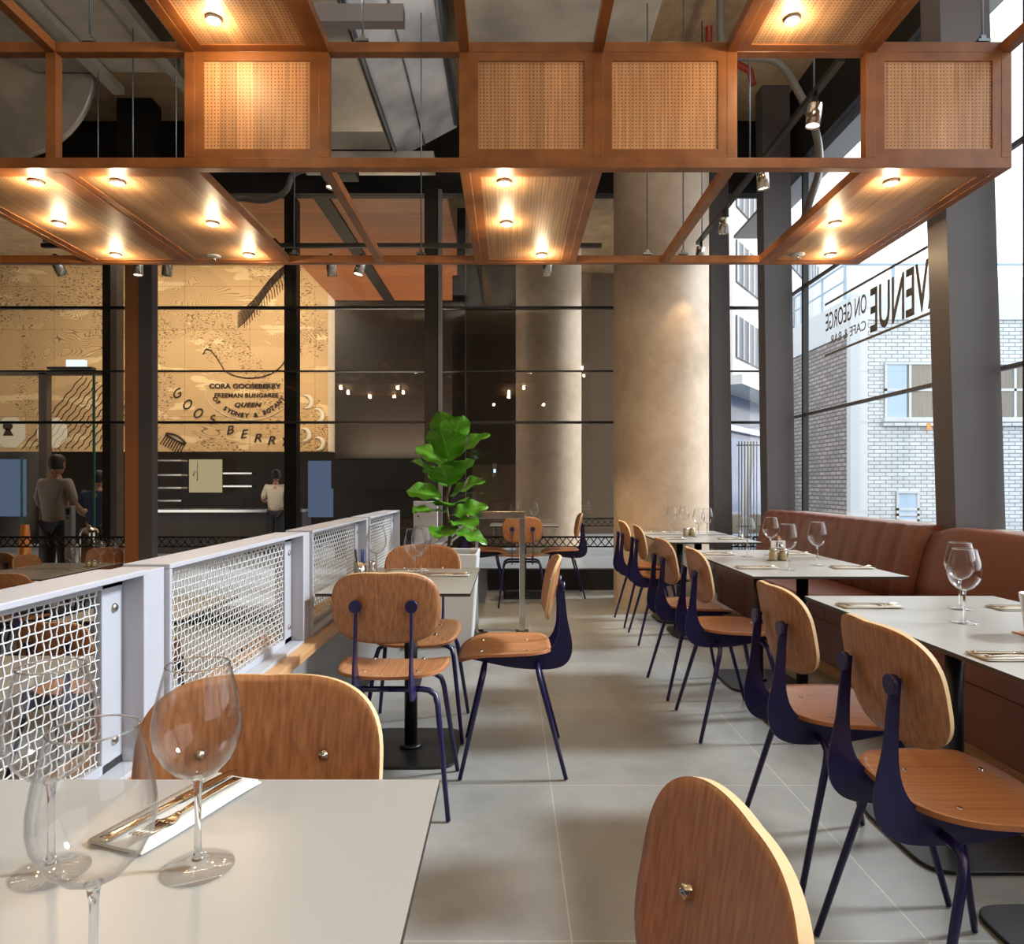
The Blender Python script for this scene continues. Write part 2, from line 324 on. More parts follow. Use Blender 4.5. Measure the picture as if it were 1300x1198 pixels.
# ------------------------------------------------------------------ mesh builder
class MB:
    def __init__(s): s.bm = bmesh.new(); s.mi = 0
    def _add(s, vs, fs):
        v = [s.bm.verts.new(p) for p in vs]
        out = []
        for f in fs:
            try:
                F = s.bm.faces.new([v[i] for i in f]); F.material_index = s.mi; out.append(F)
            except ValueError: pass
        return out
    def box(s, x0, x1, y0, y1, z0, z1):
        return s._add([(x0,y0,z0),(x1,y0,z0),(x1,y1,z0),(x0,y1,z0),(x0,y0,z1),(x1,y0,z1),(x1,y1,z1),(x0,y1,z1)],
               [(0,3,2,1),(4,5,6,7),(0,1,5,4),(1,2,6,5),(2,3,7,6),(3,0,4,7)])
    def obox(s, c, dx, dy, dz, mat=None):
        """box centred at c with half sizes, turned by a 3x3 matrix"""
        pts = []
        for z in (-dz, dz):
            for x, y in ((-dx,-dy),(dx,-dy),(dx,dy),(-dx,dy)):
                p = Vector((x,y,z)); p = (mat @ p) if mat else p
                pts.append(Vector(c)+p)
        return s._add(pts, [(0,3,2,1),(4,5,6,7),(0,1,5,4),(1,2,6,5),(2,3,7,6),(3,0,4,7)])
    def bar(s, a, b, w, h=None):
        """square bar from a to b"""
        a = Vector(a); b = Vector(b); h = h or w; d = (b-a); ln = d.length; d.normalize()
        up = Vector((0,0,1)) if abs(d.z) < .95 else Vector((0,1,0))
        sd = d.cross(up).normalized(); u2 = sd.cross(d).normalized()
        m = Matrix((sd, d, u2)).transposed()
        return s.obox((a+b)/2, w/2, ln/2, h/2, m)
    def prism(s, poly, axis, a0, a1):
        """polygon of 2D points extruded along axis ('x','y','z')"""
        def P(p, a): return {'x':(a,p[0],p[1]), 'y':(p[0],a,p[1]), 'z':(p[0],p[1],a)}[axis]
        n = len(poly)
        vs = [P(p,a0) for p in poly]+[P(p,a1) for p in poly]
        fs = [tuple(range(n)), tuple(range(2*n-1, n-1, -1))]+[(i,(i+1)%n,n+(i+1)%n,n+i) for i in range(n)]
        fs[0] = tuple(range(n))[::-1]; fs[1] = tuple(range(n, 2*n))
        return s._add(vs, fs)
    def tube(s, pts, r, n=8, cap=True):
        pts = [Vector(p) for p in pts]
        if not isinstance(r, (list, tuple)): r = [r]*len(pts)
        rings = []; prev = None
        for i, p in enumerate(pts):
            if i == 0: t = pts[1]-pts[0]
            elif i == len(pts)-1: t = pts[-1]-pts[-2]
            else: t = (pts[i]-pts[i-1]).normalized()+(pts[i+1]-pts[i]).normalized()
            t.normalize()
            if prev is None:
                up = Vector((0,0,1)) if abs(t.z) < .9 else Vector((1,0,0)); u = t.cross(up).normalized()
            else:
                u = (prev - t*prev.dot(t)).normalized()
            prev = u; w = t.cross(u)
            rings.append([s.bm.verts.new(p+(u*math.cos(2*PI*k/n)+w*math.sin(2*PI*k/n))*r[i]) for k in range(n)])
        for a, b in zip(rings, rings[1:]):
            for k in range(n):
                f = s.bm.faces.new((a[k], a[(k+1)%n], b[(k+1)%n], b[k])); f.material_index = s.mi; f.smooth = True
        if cap:
            for q in (rings[0][::-1], rings[-1]):
                f = s.bm.faces.new(q); f.material_index = s.mi
    def lathe(s, prof, c=(0,0,0), n=24, close=False):
        rings = []
        c = Vector(c)
        for r, z in prof:
            if r < 1e-6: rings.append([s.bm.verts.new(c+Vector((0,0,z)))])
            else: rings.append([s.bm.verts.new(c+Vector((r*math.cos(2*PI*k/n), r*math.sin(2*PI*k/n), z))) for k in range(n)])
        for a, b in zip(rings, rings[1:]):
            for k in range(n):
                q = [a[k % len(a)], a[(k+1) % len(a)], b[(k+1) % len(b)], b[k % len(b)]]
                u = []
                for v in q:
                    if v not in u: u.append(v)
                if len(u) > 2:
                    f = s.bm.faces.new(u); f.smooth = True; f.material_index = s.mi
    def disc(s, c, axis, r, h, n=20):
        c = Vector(c); a = Vector(axis).normalized()
        s.tube([c, c+a*h], r, n)
    def sheet(s, fn, nu, nv, th, e=None, edge_mi=1):
        """solid sheet: fn(a,b)->point for a,b in -1..1, thickened by th along its normal; rim uses material edge_mi"""
        P = [[Vector(fn(-1+2*i/nu, -1+2*j/nv)) for j in range(nv+1)] for i in range(nu+1)]
        def nor(i, j):
            du = P[min(i+1,nu)][j]-P[max(i-1,0)][j]; dv = P[i][min(j+1,nv)]-P[i][max(j-1,0)]
            q = du.cross(dv); return q.normalized() if q.length > 1e-12 else Vector((0,0,1))
        A = [[s.bm.verts.new(P[i][j]) for j in range(nv+1)] for i in range(nu+1)]
        Bv = [[s.bm.verts.new(P[i][j]-nor(max(1,min(nu-1,i)), max(1,min(nv-1,j)))*th) for j in range(nv+1)] for i in range(nu+1)]
        for i in range(nu):
            for j in range(nv):
                f = s.bm.faces.new((A[i][j],A[i+1][j],A[i+1][j+1],A[i][j+1])); f.smooth = True; f.material_index = s.mi
                f = s.bm.faces.new((Bv[i][j],Bv[i][j+1],Bv[i+1][j+1],Bv[i+1][j])); f.smooth = True; f.material_index = s.mi
        rim = [(i,0) for i in range(nu)]+[(nu,j) for j in range(nv)]+[(i,nv) for i in range(nu,0,-1)]+[(0,j) for j in range(nv,0,-1)]
        for k in range(len(rim)):
            a = rim[k]; b = rim[(k+1)%len(rim)]
            f = s.bm.faces.new((A[b[0]][b[1]],A[a[0]][a[1]],Bv[a[0]][a[1]],Bv[b[0]][b[1]])); f.material_index = edge_mi; f.smooth = False
    def build(s, name, mats, parent=None, bevel=0, loc=None, smooth=False):
        bmesh.ops.recalc_face_normals(s.bm, faces=s.bm.faces) if bevel else None
        me = bpy.data.meshes.new(name); s.bm.to_mesh(me); s.bm.free()
        o = bpy.data.objects.new(name, me); COL.objects.link(o)
        for m in (mats if isinstance(mats, (list, tuple)) else [mats]): me.materials.append(M[m] if isinstance(m, str) else m)
        if parent: o.parent = parent
        if loc: o.location = loc
        if bevel:
            b = o.modifiers.new('Bevel', 'BEVEL'); b.width = bevel; b.segments = 2; b.limit_method = 'ANGLE'
        return o
def tag(o, label=None, cat=None, group=None, kind=None):
    if label: o['label'] = label
    if cat: o['category'] = cat
    if group: o['group'] = group
    if kind: o['kind'] = kind
    return o
def thing(name, label, cat, loc=(0,0,0), rz=0, group=None):
    o = bpy.data.objects.new(name, None); COL.objects.link(o); o.empty_display_size = .1
    o.location = loc; o.rotation_euler = (0,0,rz)
    return tag(o, label, cat, group)
def kids(o): return [c for c in bpy.data.objects if c.parent == o]
def copy_tree(o, parent=None):
    c = o.copy(); COL.objects.link(c)
    if parent: c.parent = parent
    for ch in TREE.get(o.name, ()): copy_tree(bpy.data.objects[ch], c)
    return c
TREE = {}
def remember(root):
    for o in bpy.data.objects:
        if o.parent: TREE.setdefault(o.parent.name, [])
    TREE.clear()
    for o in bpy.data.objects:
        if o.parent: TREE.setdefault(o.parent.name, []).append(o.name)
def dup(root, loc, rz, label, group=None, cat=None):
    c = copy_tree(root); c.location = loc; c.rotation_euler = (0,0,rz)
    tag(c, label, cat, group); return c
def struct(o): return tag(o, kind='structure')
def text_mesh(s, size, font_scale_x=1, offset=0, shear=0, align='CENTER', extrude=.001, spacing=1):
    cu = bpy.data.curves.new('t', 'FONT'); cu.body = s; cu.size = size; cu.align_x = align; cu.align_y = 'BOTTOM_BASELINE'
    cu.extrude = extrude; cu.offset = offset; cu.shear = shear; cu.space_character = spacing; cu.resolution_u = 3
    o = bpy.data.objects.new('t', cu); COL.objects.link(o)
    bpy.context.view_layer.update()
    me = bpy.data.meshes.new_from_object(o.evaluated_get(bpy.context.evaluated_depsgraph_get()))
    bpy.data.objects.remove(o); bpy.data.curves.remove(cu)
    for v in me.vertices: v.co.x *= font_scale_x
    return me
def text_obj(name, me, mat, mtx, parent=None):
    me.transform(mtx); me.materials.clear(); me.materials.append(M[mat])
    o = bpy.data.objects.new(name, me); COL.objects.link(o)
    if parent: o.parent = parent
    return o

def catmull(pts, n=8):
    """Catmull-Rom through points"""
    P = [Vector(p) for p in pts]; P = [P[0]*2-P[1]]+P+[P[-1]*2-P[-2]]; out = []
    for i in range(1, len(P)-2):
        for k in range(n):
            t = k/n; a, b_, c, d = P[i-1:i+3]
            out.append(.5*((2*b_)+(c-a)*t+(2*a-5*b_+4*c-d)*t*t+(3*b_-a-3*c+d)*t**3))
    out.append(P[-2]); return out
# ------------------------------------------------------------------ camera
FPX = 867.0
cam = bpy.data.cameras.new('camera'); co = bpy.data.objects.new('camera', cam); COL.objects.link(co)
co.location = (0, 0, 1.17); co.rotation_euler = (R(90), 0, 0)
cam.sensor_width = 36; cam.sensor_fit = 'HORIZONTAL'; cam.lens = FPX/1300*36
cam.shift_x = 2/1300; cam.shift_y = 15/1300; cam.clip_start = .02; cam.clip_end = 200
sc.camera = co
CZ = 1.17
def X(u, y): return (u-648)/FPX*y
def Z(v, y): return CZ-(v-614)/FPX*y

# ================================================================== SETTING
GY = 7.55      # far glazed wall
GX = 2.87      # street glazed wall
LOWZ = -.38
# floors
b = MB(); b.box(-.95, 3.1, -3.2, 6.0, -.3, 0); b.box(-.25, 3.1, 6.0, GY, -.3, 0)
struct(b.build('floor', 'tile'))
b = MB(); b.box(-7.2, -.95, -3.2, GY, LOWZ-.2, LOWZ); b.box(-.95, -.25, 6.0, GY, LOWZ-.2, LOWZ)
struct(b.build('floor_lower', 'tile'))
b = MB()
for i in range(2): b.box(-.55-.3*i, -.25-.3*i, 6.0, GY-.1, LOWZ, -.127*(i+1))
struct(b.build('floor_steps', 'tile'))
# ceiling
b = MB(); b.box(-11, 3.1, -3.2, 16.1, 5.18, 5.4); struct(b.build('ceiling', 'concrete_ceiling'))
# walls behind and to the left (out of frame)
b = MB(); b.box(-7.2, 3.1, -3.3, -3.2, LOWZ, 5.18); struct(b.build('wall_rear', 'dark_paint'))
b = MB(); b.box(-7.3, -7.2, -3.3, GY, LOWZ, 5.18); struct(b.build('wall_left', 'dark_paint'))
# header beams in black over the glass
b = MB(); b.box(-7.2, 3.1, GY, GY+.14, 4.38, 5.18); struct(b.build('trim_1', 'black_wall'))
b = MB(); b.box(GX, 3.02, -3.2, GY+.14, 4.37, 5.18); struct(b.build('trim_2', 'black_wall'))
# street side: sill wall below glass
b = MB(); b.box(GX, GX+.12, -3.2, GY, 0, .78); struct(b.build('wall_right', 'wall_paint'))
# dark plinth under the far glass and beyond it a raised stone floor
b = MB(); b.box(-.25, GX, GY-.02, GY+.1, 0, .225); struct(b.build('baseboard_far', 'black_wall'))
b = MB(); b.box(-7.2, -.25, GY-.02, GY+.1, LOWZ, LOWZ+.1); struct(b.build('baseboard_far_lower', 'black_wall'))
b = MB(); b.box(-1.2, 3.1, GY+.1, 16, -.3, .225); struct(b.build('floor_foyer', 'foyer_floor'))
b = MB(); b.box(-11, -1.2, GY+.1, 16, -.4, -.2); struct(b.build('floor_foyer_lower', 'foyer_floor'))

# far glazing panes + rails
def pane_wall_far():
    posts = [-7.2, -3.93, -2.2, -.86, .0+.0, 1.2, 2.29, GX]
    g = MB(); g.box(-7.2, GX, GY+.04, GY+.05, .225, 4.38)
    w = struct(g.build('window_1', 'foyerglass'))
    r = MB()
    for z in (3.12, 1.85): r.box(-7.2, GX, GY+.0, GY+.045, z-.014, z+.014)
    r.box(-7.2, GX, GY, GY+.045, 2.41, 2.425)
    r.build('glazing_rail', 'black', w)
    return w
w1 = pane_wall_far()
# expanded metal guard strip along the base of the far glass
def lattice(name, x0, x1, y, z0, z1, pitch, mat='lattice'):
    b = MB(); h = z1-z0
    b.box(x0, x1, y-.006, y+.006, z0-.008, z0+.006); b.box(x0, x1, y-.006, y+.006, z1-.012, z1+.008)
    n = int((x1-x0)/pitch)
    for i in range(n):
        a = x0+i*pitch
        b.bar((a, y, z0), (a+pitch, y, z1), .012, .010); b.bar((a+pitch, y, z0), (a, y, z1), .012, .010)
    return b.build(name, mat)
o = lattice('guard_strip', -7.2, GX, GY-.02, .478, .585, .085)
tag(o, 'black expanded-metal guard strip running low along the far glass wall', 'guard rail')
o = lattice('guard_strip', .05, 2.2, 9.3, .60, .70, .085)  # solid strip standing for the guard strip's reflection in the glass
tag(o, 'black lattice strip modelling the reflection of the guard strip, across the pale foyer column', 'guard rail')

# mullions of far glazing
def post(x0, x1, y0, y1, z0, z1, mat, name='window_post'):
    b = MB(); b.box(x0, x1, y0, y1, z0, z1); return struct(b.build(name, mat))
post(X(540,7.5), X(556,7.5), 7.42, 7.54, .0, 4.38, 'dark_brown', 'trim_3')
post(X(557,7.5), X(561.5,7.5), 7.44, 7.52, .0, 4.38, 'planter_grey', 'trim_4')
post(X(366,7.8), X(381,7.8), 7.66, 7.8, -.2, 4.38, 'black', 'trim_5')
post(X(143,7.9), X(153,7.9), 7.7, 7.82, -.2, 4.38, 'dark_brown', 'trim_6')
post(X(153,8.2), X(163,8.2), 7.95, 8.1, -.2, 4.38, 'brown_mid', 'trim_7')
post(X(582,8.2), X(592,8.2), 8.0, 8.2, .225, 4.4, 'black', 'trim_8')
# steel columns
def hsec(x0, x1, y0, y1, z0, z1, name, mat='steel_dark', lean=(0,0)):
    b = MB(); t = .022
    def bx(a0, a1, c0, c1):
        for f in [b.box(a0, a1, c0, c1, z0, z1)]: pass
    bx(x0, x1, y0, y0+t); bx(x0, x1, y1-t, y1); bx(x0, x1, y0+t, y1-t)
    for v in b.bm.verts:
        k = v.co.z/5.18; v.co.x += lean[0]+(lean[1]-lean[0])*k
    return struct(b.build(name, mat))
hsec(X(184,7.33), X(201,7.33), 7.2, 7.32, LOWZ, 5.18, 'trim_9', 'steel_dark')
b = MB(); b.box(X(167,7.33), X(184,7.33), 7.2, 7.34, LOWZ, 5.18); struct(b.build('trim_10', 'lit_face_tan'))  # tan puts the light on the steel column's inner face into its colour
hsec(2.59, 2.868, 6.87, 7.06, 0, 5.18, 'trim_11', lean=(.01,-.06))
hsec(2.19, 2.39, 7.36, 7.54, 0, 5.18, 'trim_12', lean=(.01,-.05))
hsec(2.58, 2.868, 3.957, 4.14, 0, 5.18, 'trim_13', lean=(.03,-.13))
hsec(2.58, 2.868, .55, .75, 0, 5.18, 'trim_14', lean=(.03,-.13))
# big dark stub column high on the left under the slab
b = MB(); b.box(X(162,7.3), X(205,7.3), 7.1, 7.3, 4.3, 5.18); struct(b.build('trim_15', 'black_wall'))
# concrete columns
def round_column(x, y, r, z0, z1, name):
    b = MB(); b.lathe([(r, z0), (r, z1)], (0,0,0), 96); o = b.build(name, 'concrete'); o.location = (x, y, 0); return struct(o)
round_column(1.46, 6.64, .452, 0, 5.18, 'wall_column_near')
round_column(.525, 9.4, .45, .225, 5.18, 'wall_column_foyer')

# street side glass
g = MB(); g.box(GX+.05, GX+.06, -3.2, GY, .78, 4.37); w2 = struct(g.build('window_2', 'winglass'))
r = MB()
for z in (1.85, 3.12): r.box(GX+.02, GX+.05, -3.2, GY, z-.013, z+.013)
r.box(GX, GX+.08, -3.2, GY, .78, .81)
r.build('glazing_rail', 'steel_dark', w2)
m_ = MB()
for y in (6.72, 3.82, .5): m_.box(GX-.005, GX+.05, y-.035, y+.0, .78, 4.37)
m_.build('mullion', 'black', w2)
b = MB(); b.box(GX+.07, 3.3, -3.2, 9, 4.4, 4.44); struct(b.build('trim_16', 'roof_white'))

# ================================================================== lettering on the street glass (reads from the street)
def glass_text(s, y0, y1, z0, z1, name, parent, offset=0):
    """text that starts at y0 (near) and runs to y1 (far), read from outside"""
    me = text_mesh(s, 1, offset=offset, align='LEFT', extrude=.0)
    xs = [v.co.x for v in me.vertices]; ys = [v.co.y for v in me.vertices]
    ax, bx_ = min(xs), max(xs); ay, by = min(ys), max(ys)
    for v in me.vertices:
        u = (v.co.x-ax)/(bx_-ax); w = (v.co.y-ay)/(by-ay)
        v.co = Vector((GX+.045, y0+(y1-y0)*u, z0+(z1-z0)*w))
    me.materials.clear(); me.materials.append(M['sign'])
    o = bpy.data.objects.new(name, me); COL.objects.link(o); o.parent = parent
    o.modifiers.new('Solidify', 'SOLIDIFY').thickness = .002
    return o
sg = thing('window_sign', 'brown vinyl lettering on the street window, mirrored as seen from inside', 'sign')
glass_text('AVENUE', 4.59, 5.53, 2.385, 2.745, 'lettering', sg, .012)
glass_text('ON GEORGE', 5.59, 6.31, 2.574, 2.735, 'lettering', sg, .004)
glass_text('CAFE & BAR', 5.60, 6.22, 2.435, 2.515, 'lettering', sg, 0)
for z in (2.825, 2.355):
    b = MB(); b.box(GX+.04, GX+.047, 4.2, 6.32, z-.009, z+.009); b.build('rule_line', 'sign', sg)

# ================================================================== EXTERIOR
b = MB(); b.box(3.1, 60, -8, 70, -1.3, -1.1); b.box(-12, 60, 16.2, 70, -1.32, -1.11); struct(b.build('ground_street', 'asphalt'))
BY = 13.97; BX = 6.94
bd = thing('brick_building', 'white painted brick building with grey side wall across the lane', 'building', (0,0,0))
b = MB(); b.box(BX+.32, 22, BY, 18, -1.1, 4.52); b.build('front_wall', 'brick_white', bd)
b = MB(); b.box(BX, BX+.3, BY+.02, 17.9, -1.1, 4.25); b.build('side_wall', 'brick_grey', bd)
b = MB(); b.box(BX-.01, BX+.34, BY-.06, BY+.1, -1.1, 5.05); b.build('corner_pilaster', 'render_white', bd)
b = MB(); b.box(BX+.3, 22, BY-.04, BY+.4, 4.52, 5.05); b.box(BX-.02, BX+.3, BY, 18, 4.25, 4.98); b.build('parapet', 'render_white', bd)
rl = MB()
rl.bar((BX, BY+.2, 5.72), (22, BY+.2, 5.72), .04); rl.bar((BX, BY+.2, 5.72), (BX, 18, 5.72), .04)
rl.bar((BX, BY+.2, 5.38), (BX, 18, 5.38), .03)
for x in (BX, BX+1.0): rl.bar((x, BY+.2, 5.0), (x, BY+.2, 5.72), .05)
for y in (15.2, 16.3, 17.4): rl.bar((BX, y, 4.98), (BX, y, 5.72), .04)
rl.build('roof_railing', 'rail_blue', bd)
b = MB(); b.box(BX+.6, 22, 17, 18, 4.6, 6.3); b.build('roof_hut', 'roof_white', bd)
def ext_window(x0, x1, z0, z1, vs, hs, glass='ext_window'):
    f = MB(); t = .05
    f.box(x0, x1, BY-.05, BY, z1, z1+t); f.box(x0-.03, x1+.03, BY-.1, BY, z0-.09, z0)
    for x in [x0, x1-t]+[x0+(x1-x0)*k for k in vs]: f.box(x, x+t, BY-.04, BY, z0, z1)
    for k in hs: f.box(x0, x1, BY-.04, BY, z0+(z1-z0)*k, z0+(z1-z0)*k+t)
    fo = f.build('window', 'render_white', bd)
    p = MB(); p.box(x0, x1, BY-.02, BY-.004, z0, z1); p.build('pane', glass, fo)
    return fo
x0 = X(1122, BY)
fo = ext_window(x0, x0+3.3, Z(530,BY), Z(463,BY), (.15,.31,.47,.62,.8), (.5,))
p = MB(); p.box(x0+.03, x0+.45, BY-.03, BY-.018, Z(530,BY), Z(463,BY)); p.build('pane', 'car', fo)
b = MB(); b.box(x0-.04, x0+3.4, BY-.08, BY, Z(541,BY), Z(534,BY)); b.build('sill', 'brick_white', bd)
fo = ext_window(X(1137,BY), X(1166,BY), Z(690,BY), Z(626,BY), (), (.66,.55,.44,.33,.22,.11), 'car')
b = MB()
for (u, v, w, h) in ((1176,542,5,9),(1188,541,7,3)): b.box(X(u-w/2,BY), X(u+w/2,BY), BY-.09, BY-.082, Z(v+h/2,BY), Z(v-h/2,BY))
b.build('rust_stain', 'orange', bd)
# street view in the narrow gap
ob = thing('corner_building', 'white office block with dark louvred window bands seen down the lane', 'building', (7.0, 21.5, 0), R(55))
b = MB(); b.box(0, 14, 0, 8, 4.6, 14); b.build('upper_storeys', 'roof_white', ob)
for z in (5.2, 7.6, 10.0):
    wn = MB(); wn.box(.3, 13, -.05, .02, z, z+1.35); wo = wn.build('window_band', 'louvre', ob)
    sl = MB()
    for i in range(22): sl.box(.3+i*.6, .36+i*.6, -.09, -.05, z, z+1.35)
    sl.build('louvre_blade', 'render_white', wo)
b = MB(); b.box(.1, 14, .8, 7, -1.1, 4.6); b.build('shopfront', 'ext_blue', ob)
b = MB(); b.box(0, 14, -.3, .9, 4.3, 4.6); b.box(0, 14, .6, .8, 3.0, 3.2); b.build('awning_edge', 'render_white', ob)
b = MB(); b.tube([(X(940,17),17,-1.1),(X(953,17),17,Z(560,17))], .09, 10); tag(b.build('leaning_pole', 'render_white'), 'white leaning pole in the lane beyond the narrow window', 'pole')
b = MB()
for i in range(7): b.bar((5.35+i*.07, 16, -1.1), (5.35+i*.07, 16, Z(560,16)), .02)
b.bar((5.3,16,Z(565,16)),(5.85,16,Z(565,16)),.03); b.bar((5.3,16,Z(668,16)),(5.85,16,Z(668,16)),.03)
tag(b.build('railing_gate', 'steel_dark'), 'dark vertical bar gate in the lane beyond the narrow window', 'gate')
cr = thing('parked_car', 'pale blue car parked in the lane, seen over the far tables', 'car', (6.0, 19.3, -1.1))
b = MB(); b.prism([(-2,.25),(2,.25),(2.05,.75),(1.3,.95),(-1.9,.98),(-2.05,.6)], 'x', -.85, .85)
for f in list(b.bm.verts): pass
o = b.build('body', 'car', cr, bevel=.06)
b = MB(); b.prism([(-1.6,.95),(1.1,.95),(.5,1.45),(-1.2,1.48)], 'x', -.74, .74); b.build('cabin', 'ext_window', cr, bevel=.05)
for y in (-1.3, 1.3):
    for x in (-.86, .68):
        b = MB(); b.tube([(x,y,.32),(x+.18,y,.32)], .32, 18); b.build('wheel', 'black', cr)

# ================================================================== FOYER BEYOND THE GLASS
FY = 12.57
b = MB(); b.box(-3.19, -.74, GY+.2, FY+.1, 4.5, 4.56); struct(b.build('ceiling_foyer', 'planks'))
b = MB(); b.box(-2.28, -2.10, GY+.2, FY, 4.47, 4.51); struct(b.build('trim_17', 'black_wall'))
# engraved mural
mu = thing('engraved_mural', 'tan engraved mural board with flowing lines and black lettering behind the glass', 'mural', (0,0,0))
b = MB(); b.box(-10.8, X(417,FY), FY, FY+.1, Z(573,FY), 5.18); b.build('board', 'mural', mu)
b = MB(); b.box(X(417,FY), X(428,FY), FY-.03, FY+.4, Z(573,FY), 5.18); b.build('edge_panel', 'mural_lit_edge', mu)  # paler tone carries the light falling on the mural's side edge
my = FY-.012
def mtext(s, u, v, size_px, shear=0, off=.0, rot=0, sx=1, sp=1, mat='ink'):
    me = text_mesh(s, size_px/FPX*FY*1.38, sx, off, shear, 'CENTER', .002, sp)
    mtx = Matrix.Translation((X(u,FY), my, Z(v,FY))) @ Matrix.Rotation(-rot, 4, 'Y') @ Matrix.Rotation(R(90), 4, 'X')
    return text_obj('lettering', me, mat, mtx, mu)
mtext('CORA GOOSEBERRY', 311, 493, 6.2, off=.005, sx=1.14)
mtext('FREEMAN BUNGAREE', 313, 504.5, 5.6, off=.003, sx=1.06, sp=1.04)
mtext('QUEEN', 314, 516.5, 5.6, shear=.3, off=.005, sx=1.2, sp=1.15)
def arc_text(s, cu, cv, rpx, a0, a1, size, shear=0, off=.004, up=False, sx=1):
    n = len(s)
    for i, ch in enumerate(s):
        if ch == ' ': continue
        a = a0+(a1-a0)*i/(n-1)
        u = cu+rpx*math.sin(a); v = cv+rpx*math.cos(a)
        mtext(ch, u, v, size, shear, off, a, sx)
arc_text('OF SYDNEY & BOTANY', 316, 474, 56, -.92, .92, 5.6, .1, .005)
for ch_, u_, v_, a_ in (('G',226,505,.5),('O',239,519,.45),('O',252,530,.35),('S',270,538,.3),('B',292,551,.2),('E',309,556,.12),('R',327,561,.1),('R',344,564,.05),('Y',360,566,0)): mtext(ch_, u_, v_, 11, .35, .003, -a_*-1, 1.15)
def ribbon(pts, w, mat='ink'):
    b = MB()
    P = [Vector((X(u,FY), my-.002, Z(v,FY))) for u, v in pts]
    for a, c in zip(P, P[1:]): b.bar(a, c, w, .004) if False else b.tube([a, c], w/2, 4)
    return b.build('engraved_line', mat, mu)
def ell(cu, cv, ru, rv, a0, a1, n=30): return [(cu+ru*math.cos(a0+(a1-a0)*k/n), cv+rv*math.sin(a0+(a1-a0)*k/n)) for k in range(n+1)]
ribbon(ell(316, 495, 55, 38, 0, PI, 30), .014, 'mural_white')
ribbon([(258,450),(262,443),(268,445),(276,455),(284,468)]+ell(318, 448, 46, 32, 2.4, -.2, 26), .02)
ribbon(ell(38, 300, 30, 15, .2, PI-.2, 20), .03)
for k in range(13):
    ribbon([(30+9*k+14*t/9+(4*math.sin(t*2.1+k)), 575-115*t/9*(1-.03*k)) for t in range(10)] if False else [(28+9*k+(78-3*k)*t/24+1.2*math.sin(t*1.7+k*1.3), 570-(94-3*k)*t/24) for t in range(25)], .015)
for k in range(8):
    ribbon([(302+5*t, 398-5*t+3*math.sin(t*.5)+k*2.6-.1*k*t) for t in range(13)], .013)
for k in range(18):
    x_ = 306+3.2*k; y_ = 398-5*(x_-302)/5+3
    ribbon([(x_, y_), (x_+4, y_+9), (x_+5, y_+19)], .012)
for (cu, cv) in ((388,510),(402,527),(385,552),(403,563)):
    b = MB(); pts = [(cu+8*math.cos(a), cv+8*math.sin(a)) for a in [(-1.9+3.6*k/14) for k in range(15)]]
    P = [Vector((X(u,FY), my-.003, Z(v,FY))) for u, v in pts]
    b.tube(P, [.008+.035*math.sin(PI*k/14) for k in range(15)], 6); b.build('crescent_motif', 'mural_white', mu)
for u in (14, 67):
    b = MB(); b.prism([(X(u,FY)+.3*math.cos(a), Z(549,FY)+.3*math.sin(a)) for a in [2*PI*k/8+PI/8 for k in range(8)]], 'y', my-.006, my+.004); b.build('pale_octagon', 'mural_white', mu)
b = MB(); b.prism([(X(11,FY)+.09*math.cos(a), Z(541,FY)+.08*math.sin(a)) for a in [2*PI*k/14 for k in range(14)]], 'y', my-.014, my-.004)
b.prism([(X(5,FY),Z(553,FY)),(X(18,FY),Z(553,FY)),(X(13,FY),Z(544,FY)),(X(9,FY),Z(544,FY))], 'y', my-.014, my-.004); b.build('head_motif', 'ink', mu)
# comb motif
b = MB()
ct = Matrix.Translation((X(222,FY), my-.004, Z(560,FY))) @ Matrix.Rotation(R(28), 4, 'Y')
def cp(x, z): return ct @ Vector((x, 0, z))
arch = [cp(-.2+.4*k/10, .06+.05*math.sin(PI*k/10)) for k in range(11)]
b.tube(arch, .02, 6); b.tube([cp(-.2,.03), cp(.2,.03)], .016, 6)
for k in range(9): b.tube([cp(-.19+k*.047, .04), cp(-.21+k*.05, -.17)], .0085, 4)
b.build('comb_motif', 'ink', mu)
# back walls, kitchen and lit panels
b = MB(); b.box(-11, X(428,FY), 16, 16.1, -.2, 2.2); b.box(-11, -10.9, GY+.1, 16, -.2, 5.18); struct(b.build('wall_kitchen', 'dark_brown'))
b = MB(); b.box(X(428,FY), X(655,12.2), 12.4, 12.5, -.2, 5.18); struct(b.build('wall_foyer_back', 'umber'))
b = MB(); b.box(X(655,12.4)-.2, 3.1, 13.0, 13.1, 0, 5.18); struct(b.build('wall_foyer_far', 'brown_mid'))
b = MB(); b.box(X(575,10.5), X(654,10.5), 10.4, 10.6, .2, Z(352,10.5)); struct(b.build('wall_foyer_pier', 'dark_brown'))
b = MB(); b.box(X(600,10.2), X(656,10.2), 10.1, 10.3, .225, Z(590,10.2)); struct(b.build('wall_foyer_low', 'brown_mid'))
b = MB(); b.box(X(428,12), X(640,12), 11.6, 12.0, Z(620,12), Z(585,12)); struct(b.build('trim_18', 'black_wall'))
kp = thing('kitchen_pass', 'dark kitchen counter with glowing patch for the lit kitchen under the engraved mural', 'counter', (0,0,0))
b = MB(); b.box(X(205,14), X(395,14), 13.4, 14, -.2, Z(650,13.4)); b.build('counter_front', 'dark_brown', kp)
b = MB(); b.box(X(203,13.9), X(395,13.9), 13.3, 14.05, Z(650,13.4), Z(650,13.4)+.05); b.build('counter_top', 'steel', kp)
b = MB(); b.box(X(240,15.5), X(281,15.5), 15.5, 15.55, Z(625,15.5), Z(583,15.5)); b.build('lit_area_glow', 'kitchen_glow', kp)  # emission stands in for the lit kitchen area beyond the pass
b = MB()
